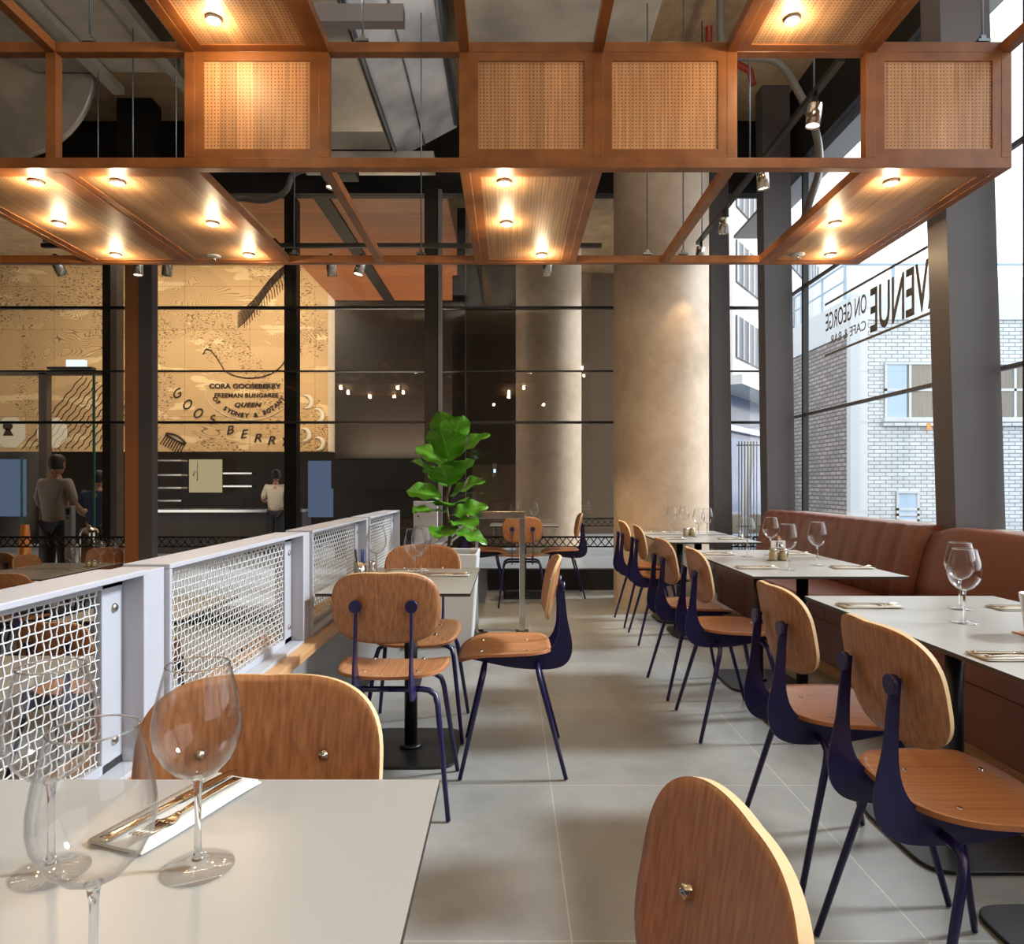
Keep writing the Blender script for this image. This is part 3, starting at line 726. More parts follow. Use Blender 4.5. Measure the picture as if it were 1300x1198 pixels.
for v in (584, 602, 618, 634): b.box(X(203,15.3), X(238,15.3), 15.0, 15.3, Z(v+2,15.3), Z(v,15.3))
for v in (600, 616): b.box(X(290,15.3), X(326,15.3), 15.0, 15.3, Z(v+2,15.3), Z(v,15.3))
ks = b.build('shelf', 'steel', kp)
b = MB(); b.box(X(393,13), X(424,13), 12.9, 12.95, Z(656,13), Z(585,13)); tag(b.build('blue_display', 'bluepanel'), 'tall dim blue panel right of the kitchen under the mural', 'display')
b = MB(); b.box(X(0,13), X(36,13), 12.9, 12.95, Z(655,13), Z(583,13)); tag(b.build('blue_display', 'bluepanel'), 'wide blue menu display at the far left under the mural', 'display')
b = MB(); b.tube([(X(262,14),13.6,Z(610,13.6)), (X(262,14),13.6,Z(585,13.6))], .01, 6); b.tube([(X(262,14),13.6,Z(600,13.6)),(X(259,14),13.6,Z(596,13.6)),(X(257,14),13.6,Z(604,13.6))], .012, 6)
tag(b.build('spring_tap', 'steel'), 'thin spring tap in front of the lit kitchen area', 'tap')
for (u, lab) in ((215,'left'), (300,'mid'), (312,'x')):
    pass
# lift button plate on the pier
lb = thing('lift_button_plate', 'steel plate with a small lit blue button on the dark foyer pier', 'switch', (X(628,10.09), 10.09, Z(597,10.09)))
b = MB(); b.box(-.03, .03, -.01, .01, -.105, .105); b.build('plate', 'steel', lb)
b = MB(); b.box(-.015, .015, -.016, -.008, -.03, .02); b.build('button', 'button', lb)
# inner glass lobby frame on the left
lf = thing('lobby_door_frame', 'brown framed glass lobby door behind the far glass at left', 'door frame', (0,0,0))
LY = 8.6
b = MB(); b.box(X(49,LY), X(59,LY), LY, LY+.1, -.2, Z(473,LY)); b.build('jamb', 'brown_mid', lf)
b = MB(); b.box(-9, X(150,LY), LY, LY+.12, Z(475,LY), Z(470,LY)); b.build('head_rail', 'brown_mid', lf)
b = MB(); b.box(X(123.5,LY), X(126,LY), LY-.1, LY-.08, -.2, Z(476,LY)); b.build('glass_edge', 'edgeglass', lf)
b = MB(); b.box(X(33,LY), X(35,LY), LY-.1, LY-.08, -.2, Z(580,LY)); b.build('glass_edge', 'edgeglass', lf)
b = MB(); b.box(X(66,LY), X(122,LY), LY-.1, LY, Z(470,LY), Z(467,LY)); b.build('door_closer', 'steel_dark', lf)
b = MB(); b.box(X(89,LY), X(112,LY), LY-.08, LY-.02, Z(467.5,LY), Z(458,LY)); tag(b.build('light_panel', 'coolpanel'), 'small glowing white panel above the lobby door, in front of the mural', 'light panel')
bo = thing('door_button_post', 'slim grey post with a green door button behind the far glass', 'post', (X(89,8.0), 8.0, -.2))
b = MB(); b.box(-.04, .04, -.04, .04, 0, Z(642,8)+.2); b.build('post_body', 'frame_white', bo, bevel=.004)
b = MB(); b.box(-.02, .02, -.046, -.038, Z(653,8)+.2, Z(645,8)+.2); b.build('card_reader', 'black', bo)
b = MB(); b.disc((0,-.04,Z(657,8)+.2), (0,-1,0), .016, .01); b.build('green_button', 'edgeglass', bo)
cn = thing('warning_cone', 'orange four-sided warning cone standing behind the far glass', 'cone', (X(28,7.9), 7.95, -.2))
hh = Z(666,7.95)+.2
b = MB(); b.lathe([(.0,0),(.15,0),(.15,.03),(.125,.04),(.05,hh),(0,hh)], (0,0,0), 4); b.build('cone_body', 'orange', cn)
b = MB(); 
for k in (-1,1): b.prism([(k*.045-.03,.36),(k*.045+.03,.36),(k*.045,.44)], 'y', -.115, -.108)
b.build('red_mark', 'red', cn)
for i, (u, lab) in enumerate(((113,'chrome urn with domed lid behind the far glass, left of the pair'), (127,'chrome urn behind the far glass, right of the pair'))):
    t = thing('chrome_urn', lab, 'urn', (X(u,7.95), 7.95+.22*i, -.2), 0, 'chrome urns')
    hz = Z(674,7.95)+.2
    b = MB(); b.lathe([(0,0),(.1,0),(.1,hz-.02),(.095,hz),(0,hz)], (0,0,0), 24); b.build('body', 'chrome', t)
    b = MB(); b.lathe([(.098,hz+.001),(.08,hz+.03),(.02,hz+.05),(.02,hz+.07),(0,hz+.07)], (0,0,0), 24); b.build('lid', 'chrome', t)

# ================================================================== PEOPLE (backs turned, beyond the glass)
def skin_mesh(name, verts, edges, rad, mat, parent, sub=2):
    me = bpy.data.meshes.new(name); me.from_pydata(verts, edges, [])
    o = bpy.data.objects.new(name, me); COL.objects.link(o); o.parent = parent
    me.materials.append(M[mat])
    sk = o.modifiers.new('Skin', 'SKIN')
    for i, v in enumerate(me.skin_vertices[0].data):
        r = rad[i]; v.radius = r if isinstance(r, tuple) else (r, r)
        v.use_root = (i == 0)
    s = o.modifiers.new('Sub', 'SUBSURF'); s.levels = sub; s.render_levels = sub
    for p in me.polygons: p.use_smooth = True
    sk.use_smooth_shade = True
    return o
def person(label, loc, rz, H, shirt, arm_bend=.3, nod=0):
    k = H/1.75
    t = thing('person', label, 'person', loc, rz, None)
    S = lambda p: tuple(c*k for c in p)
    # body facing +y; pelvis root
    V = [(0,0,.95),(0,-.02,1.12),(0,-.02,1.32),(0,0,1.46),(0,.02+nod*.3,1.54),
         (.17,-.01,1.40),(.25,0,1.15),(.22,.18,.98+arm_bend*.2),(.19,.27,.98+arm_bend*.25),
         (-.17,-.01,1.40),(-.25,0,1.15),(-.22,.18,.98+arm_bend*.2),(-.19,.27,.98+arm_bend*.25),
         (.09,0,.86),(.10,.01,.48),(.10,-.01,.09),(.10,.14,.03),
         (-.09,0,.86),(-.10,.01,.48),(-.10,-.01,.09),(-.10,.14,.03)]
    E = [(0,1),(1,2),(2,3),(3,4),(2,5),(5,6),(6,7),(7,8),(2,9),(9,10),(10,11),(11,12),(0,13),(13,14),(14,15),(15,16),(0,17),(17,18),(18,19),(19,20)]
    Rr = [(.15,.11),(.13,.10),(.15,.11),(.06,.06),(.05,.05),.055,.042,.033,.03,.055,.042,.033,.03,.085,.055,.04,.035,.085,.055,.04,.035]
    Rr = [(tuple(c*k for c in r) if isinstance(r, tuple) else r*k) for r in Rr]
    skin_mesh('body', [S(v) for v in V], E, Rr, 'skin', t)
    # head with ears and nose
    b = MB(); hz = H-.115*k; hy = .03+nod*.5
    b.lathe([(0,-.12),(.045,-.112),(.062,-.07),(.076,-.01),(.078,.05),(.06,.095),(.03,.115),(0,.12)], (0,0,0), 20)
    for v in b.bm.verts: v.co.y *= 1.2
    for sx in (-1, 1): b.obox((sx*.08, 0, 0), .01, .018, .03)
    b.prism([(.09,.0),(.12,-.03),(.09,-.035)], 'x', -.012, .012)
    o = b.build('head', 'skin', t); o.location = (0, hy*k, hz); o.scale = (k,k,k)
    b = MB(); b.lathe([(.07,-.06),(.086,-.02),(.09,.04),(.074,.1),(.04,.125),(0,.132)], (0,0,0), 20)
    for v in b.bm.verts:
        v.co.y = v.co.y*1.2-.012
        if v.co.y > .03 and v.co.z < .05: v.co.z = .05+(v.co.z-.05)*.1
    o = b.build('hair', 'hair', t); o.location = (0, hy*k, hz); o.scale = (k,k,k)
    sv = [V[i] for i in (0,1,2,3,5,6,9,10)]; sv[0] = (0,-.0,.86); sv[3] = (0,-.005,1.44)
    sr = [(.175,.13),(.165,.125),(.185,.135),(.085,.08),.082,.062,.082,.062]
    skin_mesh('shirt', [S(v) for v in sv], [(0,1),(1,2),(2,3),(2,4),(4,5),(2,6),(6,7)], [(tuple(c*k for c in r) if isinstance(r, tuple) else r*k) for r in sr], shirt, t)
    lv = [V[i] for i in (0,13,14,15,17,18,19)]
    lv[0] = (0,0,.92)
    lr = [(.125,.11),.1,.072,.06,.1,.072,.06]
    skin_mesh('trousers', [S(v) for v in lv], [(0,1),(1,2),(2,3),(0,4),(4,5),(5,6)], [(tuple(c*k for c in r) if isinstance(r, tuple) else r*k) for r in lr], 'trousers', t)
    return t
person('person in a pale grey shirt, back turned, standing behind the far glass', (X(71,8.35), 8.35, -.2), R(-8), 1.72, 'shirt_grey')
person('person in a dark blue shirt, back turned, beside the glass door edge', (X(124,8.9), 8.9, -.2), R(10), 1.54, 'shirt_blue', .5, .05)
person('person in a white jacket working at the kitchen under the mural', (X(350,13.05), 13.05, -.2), R(12), 1.63, 'shirt_white', .6, .06)

# ================================================================== TIMBER GRID CANOPY
Y1, Y2, ZL, ZH = 3.308, 4.772, 2.70, 3.261
Y0 = .55
NX = [-3.55, -2.90, -2.228, -1.555, -.904, -.223, .4255, 1.074, 1.746, 2.404]
cg = thing('timber_grid_canopy', 'suspended timber grid canopy with perforated oak panels above the tables', 'ceiling canopy', (0,0,0))
W = .05
def beam(x0, x1, y0, y1, z0, z1, n='beam'):
    b = MB(); b.box(x0, x1, y0, y1, z0, z1); return b.build(n, 'timber', cg, bevel=.002)
beam(NX[0], NX[-1]+W/2, Y1, Y1+W, ZL, ZL+W)            # front bottom
beam(NX[0], NX[-1]+W/2, Y1, Y1+W, ZH, ZH+W)            # front top
beam(NX[0], NX[-1]+W/2, Y2-W, Y2, ZL, ZL+W)            # rear bottom
beam(NX[0], NX[-1]+W/2, Y0, Y0+W, ZH, ZH+W)
for i, x in enumerate(NX):
    beam(x-W/2, x+W/2, Y1, Y1+W, ZL+W, ZH, 'upright')
    beam(x-W/2, x+W/2, Y1+W, Y2-W, ZL, ZL+W)
    beam(x-W/2, x+W/2, Y0+W, Y1, ZH, ZH+W)
def soffit(i, y0, y1, z):
    x0, x1 = NX[i]+W/2, NX[i+1]-W/2; f = .05
    b = MB()
    b.box(x0, x1, y0, y0+f, z+.002, z+.022); b.box(x0, x1, y1-f, y1, z+.002, z+.022)
    b.box(x0, x0+f, y0+f, y1-f, z+.002, z+.022); b.box(x1-f, x1, y0+f, y1-f, z+.002, z+.022)
    fr = b.build('panel_frame', 'timber', cg)
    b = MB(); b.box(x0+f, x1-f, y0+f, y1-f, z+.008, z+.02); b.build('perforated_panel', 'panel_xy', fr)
def face(i, y=Y1):
    x0, x1 = NX[i]+W/2, NX[i+1]-W/2; f = .042
    z0, z1 = ZL+W, ZH
    b = MB()
    b.box(x0, x1, y+.002, y+.024, z0, z0+f); b.box(x0, x1, y+.002, y+.024, z1-f, z1)
    b.box(x0, x0+f, y+.002, y+.024, z0+f, z1-f); b.box(x1-f, x1, y+.002, y+.024, z0+f, z1-f)
    fr = b.build('panel_frame', 'timber', cg)
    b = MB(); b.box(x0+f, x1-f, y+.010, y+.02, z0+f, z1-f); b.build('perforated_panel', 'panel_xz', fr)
for i in (1, 2, 5, 8): soffit(i, Y1+W, Y2-W, ZL)
for i in (3, 7): soffit(i, 1.95, Y1, ZH)
for i in (0, 5): soffit(i, Y0+W, 1.9, ZH)
for i in (3, 5, 6, 8): face(i)
rods = [(-2.62,4.74,0),(-2.32,4.74,0),(-2.05,3.33,1),(-.72,3.33,1),(-.62,4.74,0),(.95,4.74,0),(1.20,4.74,0),(2.30,3.33,1),(-1.5,4.74,0)]
for x, y, hi in rods:
    b = MB(); z0 = (ZH+W) if hi else ZL+W
    b.tube([(x,y,z0),(x,y,5.18)], .005, 6); b.obox((x,y,z0+.012), .03, .02, .006); b.obox((x,y,z0+.03), .012, .012, .01)
    b.build('suspension_rod', 'rod', cg)

def point(loc, e, col=(1,.74,.45), r=.02, kind='POINT', rot=None, size=None, blend=.4):
    l = bpy.data.lights.new('lamp', kind); l.energy = e; l.color = col
    if kind in ('POINT', 'SPOT'): l.shadow_soft_size = r
    if kind == 'SPOT': l.spot_size = size or R(50); l.spot_blend = blend
    o = bpy.data.objects.new('lamp_light', l); COL.objects.link(o); o.location = loc
    if rot: o.rotation_euler = rot
    return o
def downlight(x, y, z, label, e=3.4):
    t = thing('downlight', label, 'ceiling light', (x,y,z), 0, 'surface downlights on the timber canopy')
    b = MB(); b.lathe([(0,0),(.034,0),(.034,-.012),(.030,-.014)], (0,0,0), 24); b.build('housing', 'frame_white', t)
    b = MB(); b.lathe([(.0,-.0205),(.016,-.0195),(.028,-.014),(.030,-.012)], (0,0,0), 24); b.build('lens', 'lamp', t)
    point((x, y, z-.05), e, r=.022)
DL = [(-2.41,3.47,'nearest lamp of the outermost left soffit panel'),(-1.995,3.47,'nearest lamp of the second left soffit panel'),
 (-2.657,4.02,'middle lamp of the outermost left soffit panel'),(-1.753,4.02,'middle lamp of the second left soffit panel'),
 (-2.64,4.57,'rearmost lamp of the outermost left soffit panel'),(-1.75,4.57,'rearmost lamp of the second left soffit panel'),
 (-.03,3.47,'nearest lamp of the middle soffit panel'),(-.023,4.02,'middle lamp of the middle soffit panel'),(.21,4.57,'rearmost lamp of the middle soffit panel'),
 (1.935,3.47,'nearest lamp of the window-side soffit panel'),(1.91,4.02,'middle lamp of the window-side soffit panel'),(2.14,4.57,'rearmost lamp of the window-side soffit panel')]
for x, y, l in DL: downlight(x, y, ZL+.008, 'small glowing round downlight, '+l)
for x, y, l in [(-1.338,3.08,'on the raised left soffit panel at the top edge'),(1.27,3.08,'on the raised right soffit panel at the top edge')]: downlight(x, y, ZH+.008, 'small glowing round downlight '+l)
for x, y in [(-3.2,1.2),(.1,1.2),(-1.25,2.2),(1.4,2.2)]:
    downlight(x, y, ZH+.008, 'small round downlight on the raised canopy above the camera')
for x, y, l in [(X(272,1.53*FPX/288), 1.53*FPX/288, 'white sprinkler head on the second left soffit panel'), (X(1013,1.53*FPX/290), 1.53*FPX/290, 'white sprinkler head on the window-side soffit panel')]:
    t = thing('fire_sprinkler', l, 'sprinkler', (x,y,ZL+.008), 0, 'sprinkler heads')
    b = MB(); b.lathe([(0,0),(.042,0),(.044,-.004),(.03,-.008),(0,-.008)], (0,0,0), 24); b.build('cover_plate', 'frame_white', t)
    b = MB(); b.tube([(0,0,-.008),(0,0,-.03)], .006, 8); b.lathe([(0,-.03),(.016,-.03),(.016,-.033),(0,-.033)], (0,0,0), 12); b.build('nozzle', 'steel', t)

# track rails and spotlights
def rail(a, c, label, hang):
    t = thing('track_rail', label, 'lighting track', a)
    d = Vector(c)-Vector(a)
    b = MB(); b.bar((0,0,0), d, .035, .03); b.build('rail', 'black', t)
    for k in hang:
        p = d*k; b = MB(); b.tube([p+Vector((0,0,.015)), p+Vector((0,0,5.18-a[2]))], .005, 6); b.build('hanger_rod', 'rod', t)
    return t
rail((1.66,3.42,3.30),(1.66,6.05,3.30),'long black lighting track running back beside the window', (.12,.5,.95))
rail((-3.6,5.25,3.0),(.7,5.25,3.0),'black lighting track crossing behind the canopy', (.1,.45,.9))
def spot(x, y, z, label, tilt=(0,0), energy=14, h=.12, lit=True):
    t = thing('track_spotlight', label, 'spotlight', (x,y,z), 0, 'track spotlights')
    b = MB(); b.bar((0,0,0),(0,0,-.05),.022); b.build('bracket', 'black', t)
    m = Euler((tilt[0], tilt[1], 0)).to_matrix()
    b = MB(); b.lathe([(0,0),(.036,0),(.038,-.004),(.038,-h),(.034,-h),(.034,-h+.012)], (0,0,0), 24)
    for v in b.bm.verts: v.co = m @ v.co + Vector((0,0,-.045))
    b.build('can', 'chrome', t)
    b = MB(); b.lathe([(0,-h+.012),(.034,-h+.012)], (0,0,0), 24)
    for v in b.bm.verts: v.co = m @ v.co + Vector((0,0,-.045))
    b.build('lens', 'lampspot', t)
    if energy:
        p = Vector((x,y,z))+m@Vector((0,0,-h-.02))+Vector((0,0,-.045))
        point(p, energy, (1,.74,.46), .03, 'SPOT', (tilt[0], tilt[1], 0), R(62), .6)
spot(1.66, 3.72, 3.28, 'chrome spotlight nearest on the window-side track', (.0,.12), 18)
spot(1.66, 4.5, 3.28, 'chrome spotlight second along the window-side track', (.1,-.1), 18)
spot(1.66, 5.3, 3.28, 'chrome spotlight third along the window-side track', (.2,0), 14)
spot(1.66, 5.95, 3.28, 'chrome spotlight at the far end of the window-side track, before the concrete column', (.2,.1), 9)
for u, tl, lab, e in ((175,(0,0),'chrome spotlight against the dark steel column at left',10),(213,(.5,.35),'chrome spotlight tilted just right of the dark steel column',14),(420,(.3,0),'chrome spotlight behind the canopy, left of a pair',20),(459,(-.1,.2),'chrome spotlight behind the canopy, right of a pair',20),(695,(.33,.0),'chrome spotlight hanging in front of the pale foyer column',110)):
    spot(X(u,5.25), 5.25, 2.985-.05, lab, tl, e)
spot(-3.5, 5.25, 2.985-.05, 'chrome spotlight added to brighten the sunken tables, leftmost on the crossing track', (.38,-.28), 90)  # added spot to lift the sunken table and its chairs
rail((-2.2,-1.2,3.2),(2.4,-1.2,3.2),'added black lighting track behind the camera, carrying fill spotlights', (.05,.5,.95))  # added unseen track, its spots fill the chair backs from the camera side
for x_, ty_ in ((-1.6,.0),(-.4,.0),(.8,.12),(2.0,.0)):
    spot(x_, -1.2, 3.18, 'chrome fill spotlight added behind the camera, aimed into the room', (.95, ty_), 34)
spot(X(424,3.95), 3.95, Z(214,3.95), 'small spotlight inside the open canopy bay, beside the conduit', (0,.15), 8, .07)

# ducts, conduit, strut channels above canopy
b = MB(); b.tube([(-4.0,5.4,4.45),(-4.0,5.45,4.45)], .7, 64); tag(b.build('round_duct', 'duct'), 'huge round galvanised duct end above the canopy at far left', 'duct')
b = MB(); b.box(-3.74, -2.59, 2.9, 5.37, 4.40, 5.1); tag(b.build('flat_duct', 'duct', bevel=.01), 'wide flat galvanised duct above the left canopy bays', 'duct')
b = MB(); b.box(-2.3, -1.085, 2.6, 6.2, 4.20, 4.95); tag(b.build('flat_duct', 'duct', bevel=.01), 'brownish flat duct above the open bay left of the middle panels', 'duct')
b = MB(); b.prism([(-1.07,4.2),(-.80,4.34),(-.5,4.5),(-.5,5.0),(-1.07,5.0)], 'y', 2.6, 6.38)
o = b.build('sloped_duct', 'duct_bright'); tag(o, 'bright silver duct with sloped underside and seam, above the open bay', 'duct')
b = MB(); b.tube([(-.80,2.6,4.335),(-.80,6.38,4.335)], .008, 6); b.tube([(-1.05,2.6,4.2),(-1.05,6.38,4.2)], .016, 6); b.tube([(-.5,2.6,4.5),(-.5,6.3,4.5)], .03, 8); b.build('seam', 'rod', o)
b = MB(); b.box(-.35, 1.05, 1.9, 5.9, 4.5, 5.05); tag(b.build('flat_duct', 'duct', bevel=.01), 'flat grey duct above the two middle canopy panels', 'duct')
b = MB(); b.bar((-.1,2.2,4.47),(.62,4.6,4.47),.05,.03); tag(b.build('strut_channel', 'rod'), 'bright strut channel slanting under the middle duct', 'strut')
for x, lab in ((-3.18,'left of the pair'), (-2.6,'right of the pair')):
    b = MB(); b.bar((x,2.8,4.36),(x,5.55,4.36),.09,.06)
    tag(b.build('strut_channel', 'duct'), 'long grey strut channel under the left flat duct, '+lab, 'strut')
b = MB(); b.box(X(395,4.3), X(513,4.3), 4.26, 4.34, Z(32,4.3), Z(10,4.3)); tag(b.build('cable_tray', 'steel_dark'), 'dark grey steel tray above the canopy at the top edge', 'cable tray')
b = MB(); b.box(-1.9, -.7, 6.22, 6.38, 4.05, 4.2); tag(b.build('strut_channel', 'duct'), 'grey steel bar under the far end of the brown duct', 'strut')
def pix(u, v, y): return (X(u,y), y, Z(v,y))
b = MB(); b.tube(catmull([(X(915,5),5,5.18),pix(917,64,5),pix(940,72,5),pix(985,78,5),pix(1010,110,5),pix(1035,165,5),pix(1040,215,5),pix(1028,255,5),pix(1014,300,5.2)]), .028, 10)
tag(b.build('flexible_conduit', 'conduit'), 'grey flexible conduit looping down beside the window-side track', 'conduit')
b = MB(); b.tube(catmull([(-2.3,4.6,2.77),(-2.05,4.8,2.9),pix(296,255,4.85),pix(335,255,4.85),pix(362,243,4.8),pix(372,222,4.8),pix(392,215,4.8),pix(420,216,4.8)]), .02, 10)
tag(b.build('flexible_conduit', 'conduit'), 'grey flexible conduit bending over the open bay at left', 'conduit')
b = MB(); b.tube([pix(900,62,6),pix(952,90,6),pix(956,108,6)], .03, 8); b.tube([pix(900,55,6),pix(900,-40,6)], .03, 8); tag(b.build('sprinkler_pipe', 'pipe_red'), 'short red sprinkler pipe high beside the window-side track', 'pipe')
b = MB(); b.box(X(408,4.8), X(452,4.8), 4.78, 4.9, Z(223,4.8), Z(210,4.8)); tag(b.build('cable_box', 'black'), 'black cable box behind the canopy beside the conduit', 'box')

# ================================================================== MESH SCREENS AND LOW WALL
FX = -.79; FT = .984; FB = .565
b = MB(); b.box(-.95, -.775, -.6, 4.95, LOWZ, .53); tag(b.build('low_wall', 'grey_board'), 'grey low wall carrying the white mesh screens', 'low wall')
b = MB(); b.box(-.97, -.745, -.6, 4.95, .53, .56); tag(b.build('timber_ledge', 'ledge_wood'), 'pale timber ledge along the foot of the mesh screens', 'ledge')
def screen_proto(L_=1.035):
    t = thing('mesh_screen', 'x', 'screen', (FX, 0, FB-.005), 0, 'white mesh screens between the two floor levels')
    H = FT-FB+.005; d = .11; e = .012
    b = MB()
    b.box(-d, 0, 0, L_, H-e, H); b.box(-d, 0, 0, L_, 0, e); b.box(-d, 0, 0, e, e, H-e); b.box(-d, 0, L_-e, L_, e, H-e)
    # inner flat border that clamps the mesh
    f = .045
    for x0 in (-.062, -.050):
        pass
    b.box(-.062, -.046, e, L_-e, H-e-f*.45, H-e); b.box(-.062, -.046, e, L_-e, e, e+f*.45)
    b.box(-.062, -.046, e, f+e, e, H-e); b.box(-.062, -.046, L_-e-.075, L_-e, e, H-e)
    b.build('frame', 'frame_white', t, bevel=.002)
    y0, y1, z0, z1 = e+f, L_-e-.075, e+f*.45, H-e-f*.45
    p = .0195; b = MB(); ny = int((y1-y0)/p); nz = int((z1-z0)/p)
    for i in range(ny+1):
        y = y0+(i+.5)*(y1-y0)/(ny+1)
        b.tube([(-.054+(.0022 if (i+j) % 2 else -.0022), y, z0+(z1-z0)*j/nz) for j in range(nz+1)], .0016, 5, False)
    for j in range(nz+1):
        z = z0+(j+.5)*(z1-z0)/(nz+1)
        b.tube([(-.054+(-.0022 if (i+j) % 2 else .0022), y0+(y1-y0)*i/ny, z) for i in range(ny+1)], .0016, 5, False)
    b.build('woven_mesh', 'wire', t)
    for y in (.03, L_-.045):
        for z in (.07, H-.075):
            b = MB(); b.lathe([(0,.006),(.007,.006),(.010,.003),(.010,0)], (0,0,0), 10)
            for v in b.bm.verts: v.co = Vector((v.co.z-.046, v.co.x+y, v.co.y+z))
            b.build('bolt', 'steel', t)
    return t
def post_box(y0, y1, label):
    b = MB(); b.box(FX-.11, FX-.012, y0, y1, FB-.005, FT-.006)
    tag(b.build('screen_post', 'frame_white', bevel=.002), label, 'post', 'posts between the mesh screens')
s0 = screen_proto(); s0.location.y = .45; remember(s0)
s0['label'] = 'white framed woven mesh screen beside the foreground table'
for y, l in ((1.585,'second white mesh screen, beside the chair backs at left'),(2.73,'third white mesh screen, beside the table with the pens'),(3.85,'farthest white mesh screen, before the potted fig')):
    dup(s0, (FX, y, FB-.005), 0, l, 'white mesh screens between the two floor levels')
dup(s0, (FX, -.68, FB-.005), 0, 'mesh screen nearest of all, beside the camera', 'white mesh screens between the two floor levels')
for y0, y1, l in ((1.487,1.583,'white post between the nearest and second mesh screens'),(2.622,2.728,'white post between the second and third mesh screens'),(3.767,3.848,'white post between the third and farthest mesh screens')): post_box(y0, y1, l)
wp = thing('end_panel', 'white bolted metal end panel standing behind the potted fig', 'panel', (X(541,5.75), 5.75, 0))
b = MB(); b.box(-.10, .10, -.05, 0, 0, Z(636,5.75)); b.build('sheet', 'frame_white', wp, bevel=.003)
for z in (.9, .5):
    b = MB(); b.disc((-.06,-.05,z), (0,-1,0), .008, .005); b.build('bolt', 'steel', wp)

# ================================================================== CHAIRS
def squircle(a, b_, n):
    r = max(abs(a), abs(b_))
    if r < 1e-9: return 0, 0
    x, y = a/r, b_/r; k = r/((abs(x)**n+abs(y)**n)**(1/n)); return x*k, y*k
def make_chair():
    t = thing('dining_chair', 'x', 'chair')
    b = MB()
    def seat(a, c):
        p, q = squircle(a, c, 4.2)
        x = .035+.195*p; w = .205 if p > 0 else .205-.02*abs(p)
        y = q*w
        z = .478+.014*abs(q)**2.2*(1-.3*p)
        if p > .3: z -= .030*((p-.3)/.7)**2
        if p < -.4: z += .010*((-p-.4)/.6)**2
        return (x, y, z)
    b.sheet(seat, 22, 22, .011); st = b.build('seat', ['ply_h', 'seat_edge'], t)
    for x in (.13, -.06):
        for y in (-.097, .097):
            s = MB(); s.lathe([(0,.4805+.002*0),(.005,.4805),(.0075,.479),(.0075,.470)], (x,y,.0035), 10); s.build('screw', 'steel', st)
    b = MB()
    def back(a, c):
        p, q = squircle(a, c, 3.0)
        y = .193*p; h = .131*q*(1-.05*(1-abs(p))**1.5 if q > 0 else 1)
        z = .735+h
        x = -.188-.17*h+.036*p*p+.012*max(0,-q)**2
        return (x, -y, z)
    b.sheet(back, 24, 18, .011); bk = b.build('backrest', ['ply_v', 'ply_edge'], t)
    for y in (-.097, .097):
        s = MB(); s.lathe([(0,.008),(.0035,.008),(.0035,.006),(.0075,.0058),(.0085,.003),(.0085,-.006)], (0,0,0), 10)
        for v in s.bm.verts: v.co = Vector((v.co.z-.168, v.co.x+y, v.co.y+.745))
        s.build('bolt', 'steel', bk)
    out = [(-.208,.758),(-.216,.70),(-.226,.61),(-.243,.53),(-.244,.475),(-.228,.436),(-.198,.414),(-.15,.404),(-.08,.404),(0,.411),(.10,.430),(.20,.452)]
    inn = [(.20,.462),(.10,.464),(0,.466),(-.10,.468),(-.145,.482),(-.172,.508),(-.188,.55),(-.193,.61),(-.190,.70),(-.186,.758)]
    def smooth2(p):
        q = catmull([(a, 0, c) for a, c in p], 3); return [(v.x, v.z) for v in q]
    out = smooth2(out); inn = smooth2(inn)
    for y in (-.097, .097):
        s = MB(); s.prism(out+inn, 'y', y-.004, y+.004); f = s.build('side_frame', 'navy', t, bevel=.0015)
        s = MB(); s.tube([(-.214,y,.745),(-.199,y,.745)], .022, 18); s.build('stud', 'navy', f)
    for sx, xt, xf in ((-1,-.10,-.21),(1,.115,.21)):
        for sy in (-1, 1):
            s = MB()
            pts = [(xf, sy*.225, .004), (xt+(xf-xt)*.1, sy*.178, .375), (xt+(xf-xt)*.02, sy*.168, .408), (xt, sy*.145, .424), (xt, sy*.12, .428), (xt, 0, .428)]
            s.tube(pts, [.0085,.0105,.0105,.0105,.0105,.0105], 10)
            s.build('leg', 'navy', t)
    return t
ch = make_chair(); remember(ch)
G_ = {'row':'chairs along the aisle side of the banquette tables','left':'chairs around the left tables','far':'chairs at the small far table','low':'chairs on the sunken floor'}
first = True
def chair(x, y, rz, label, grp, z=0):
    """rz = direction the sitter faces, measured from +x"""
    global first
    if first:
        ch.location = (x,y,z); ch.rotation_euler = (0,0,rz); tag(ch, label, None, G_[grp]); first = False; return ch
    c = dup(ch, (x,y,z), rz, label, G_[grp]); return c
chair(1.01, 1.55, R(2), 'oak and navy chair nearest the camera in the banquette row', 'row')
chair(1.0, 2.11, R(1), 'oak and navy chair second in the banquette row, pale sheen on its seat', 'row')
chair(1.065, 3.30, R(0), 'oak and navy chair at the near half of the table numbered 18', 'row')
chair(1.045, 3.90, R(2), 'oak and navy chair at the far half of the table numbered 18', 'row')
chair(1.135, 5.14, R(-1), 'oak and navy chair second from the round column in the banquette row', 'row')
chair(1.125, 5.75, R(1), 'oak and navy chair farthest in the banquette row, just before the round column', 'row')
chair(-.44, 2.57, R(90), 'chair seen from behind at the near side of the table with pens', 'left')
chair(-.44, 3.27, R(-90), 'oak chair behind the table with pens, before the white planter', 'left')
chair(.01, 2.92, R(180), 'chair seen side-on at the aisle end of the table with pens', 'left')
chair(-.39, .905, R(-90), 'large oak chair back just behind the foreground table', 'left')
chair(0.02, .61, R(182), 'oak chair back cut off at the bottom edge, in the aisle', 'left')
chair(.113, 6.60, R(90), 'oak and navy chair seen from behind at the small far table', 'far')
chair(.55, 7.16, R(180), 'oak and navy chair right of the small far table, seen side-on', 'far')
chair(-.26, 7.16, R(0), 'oak and navy chair left of the small far table, behind the handrail', 'far')
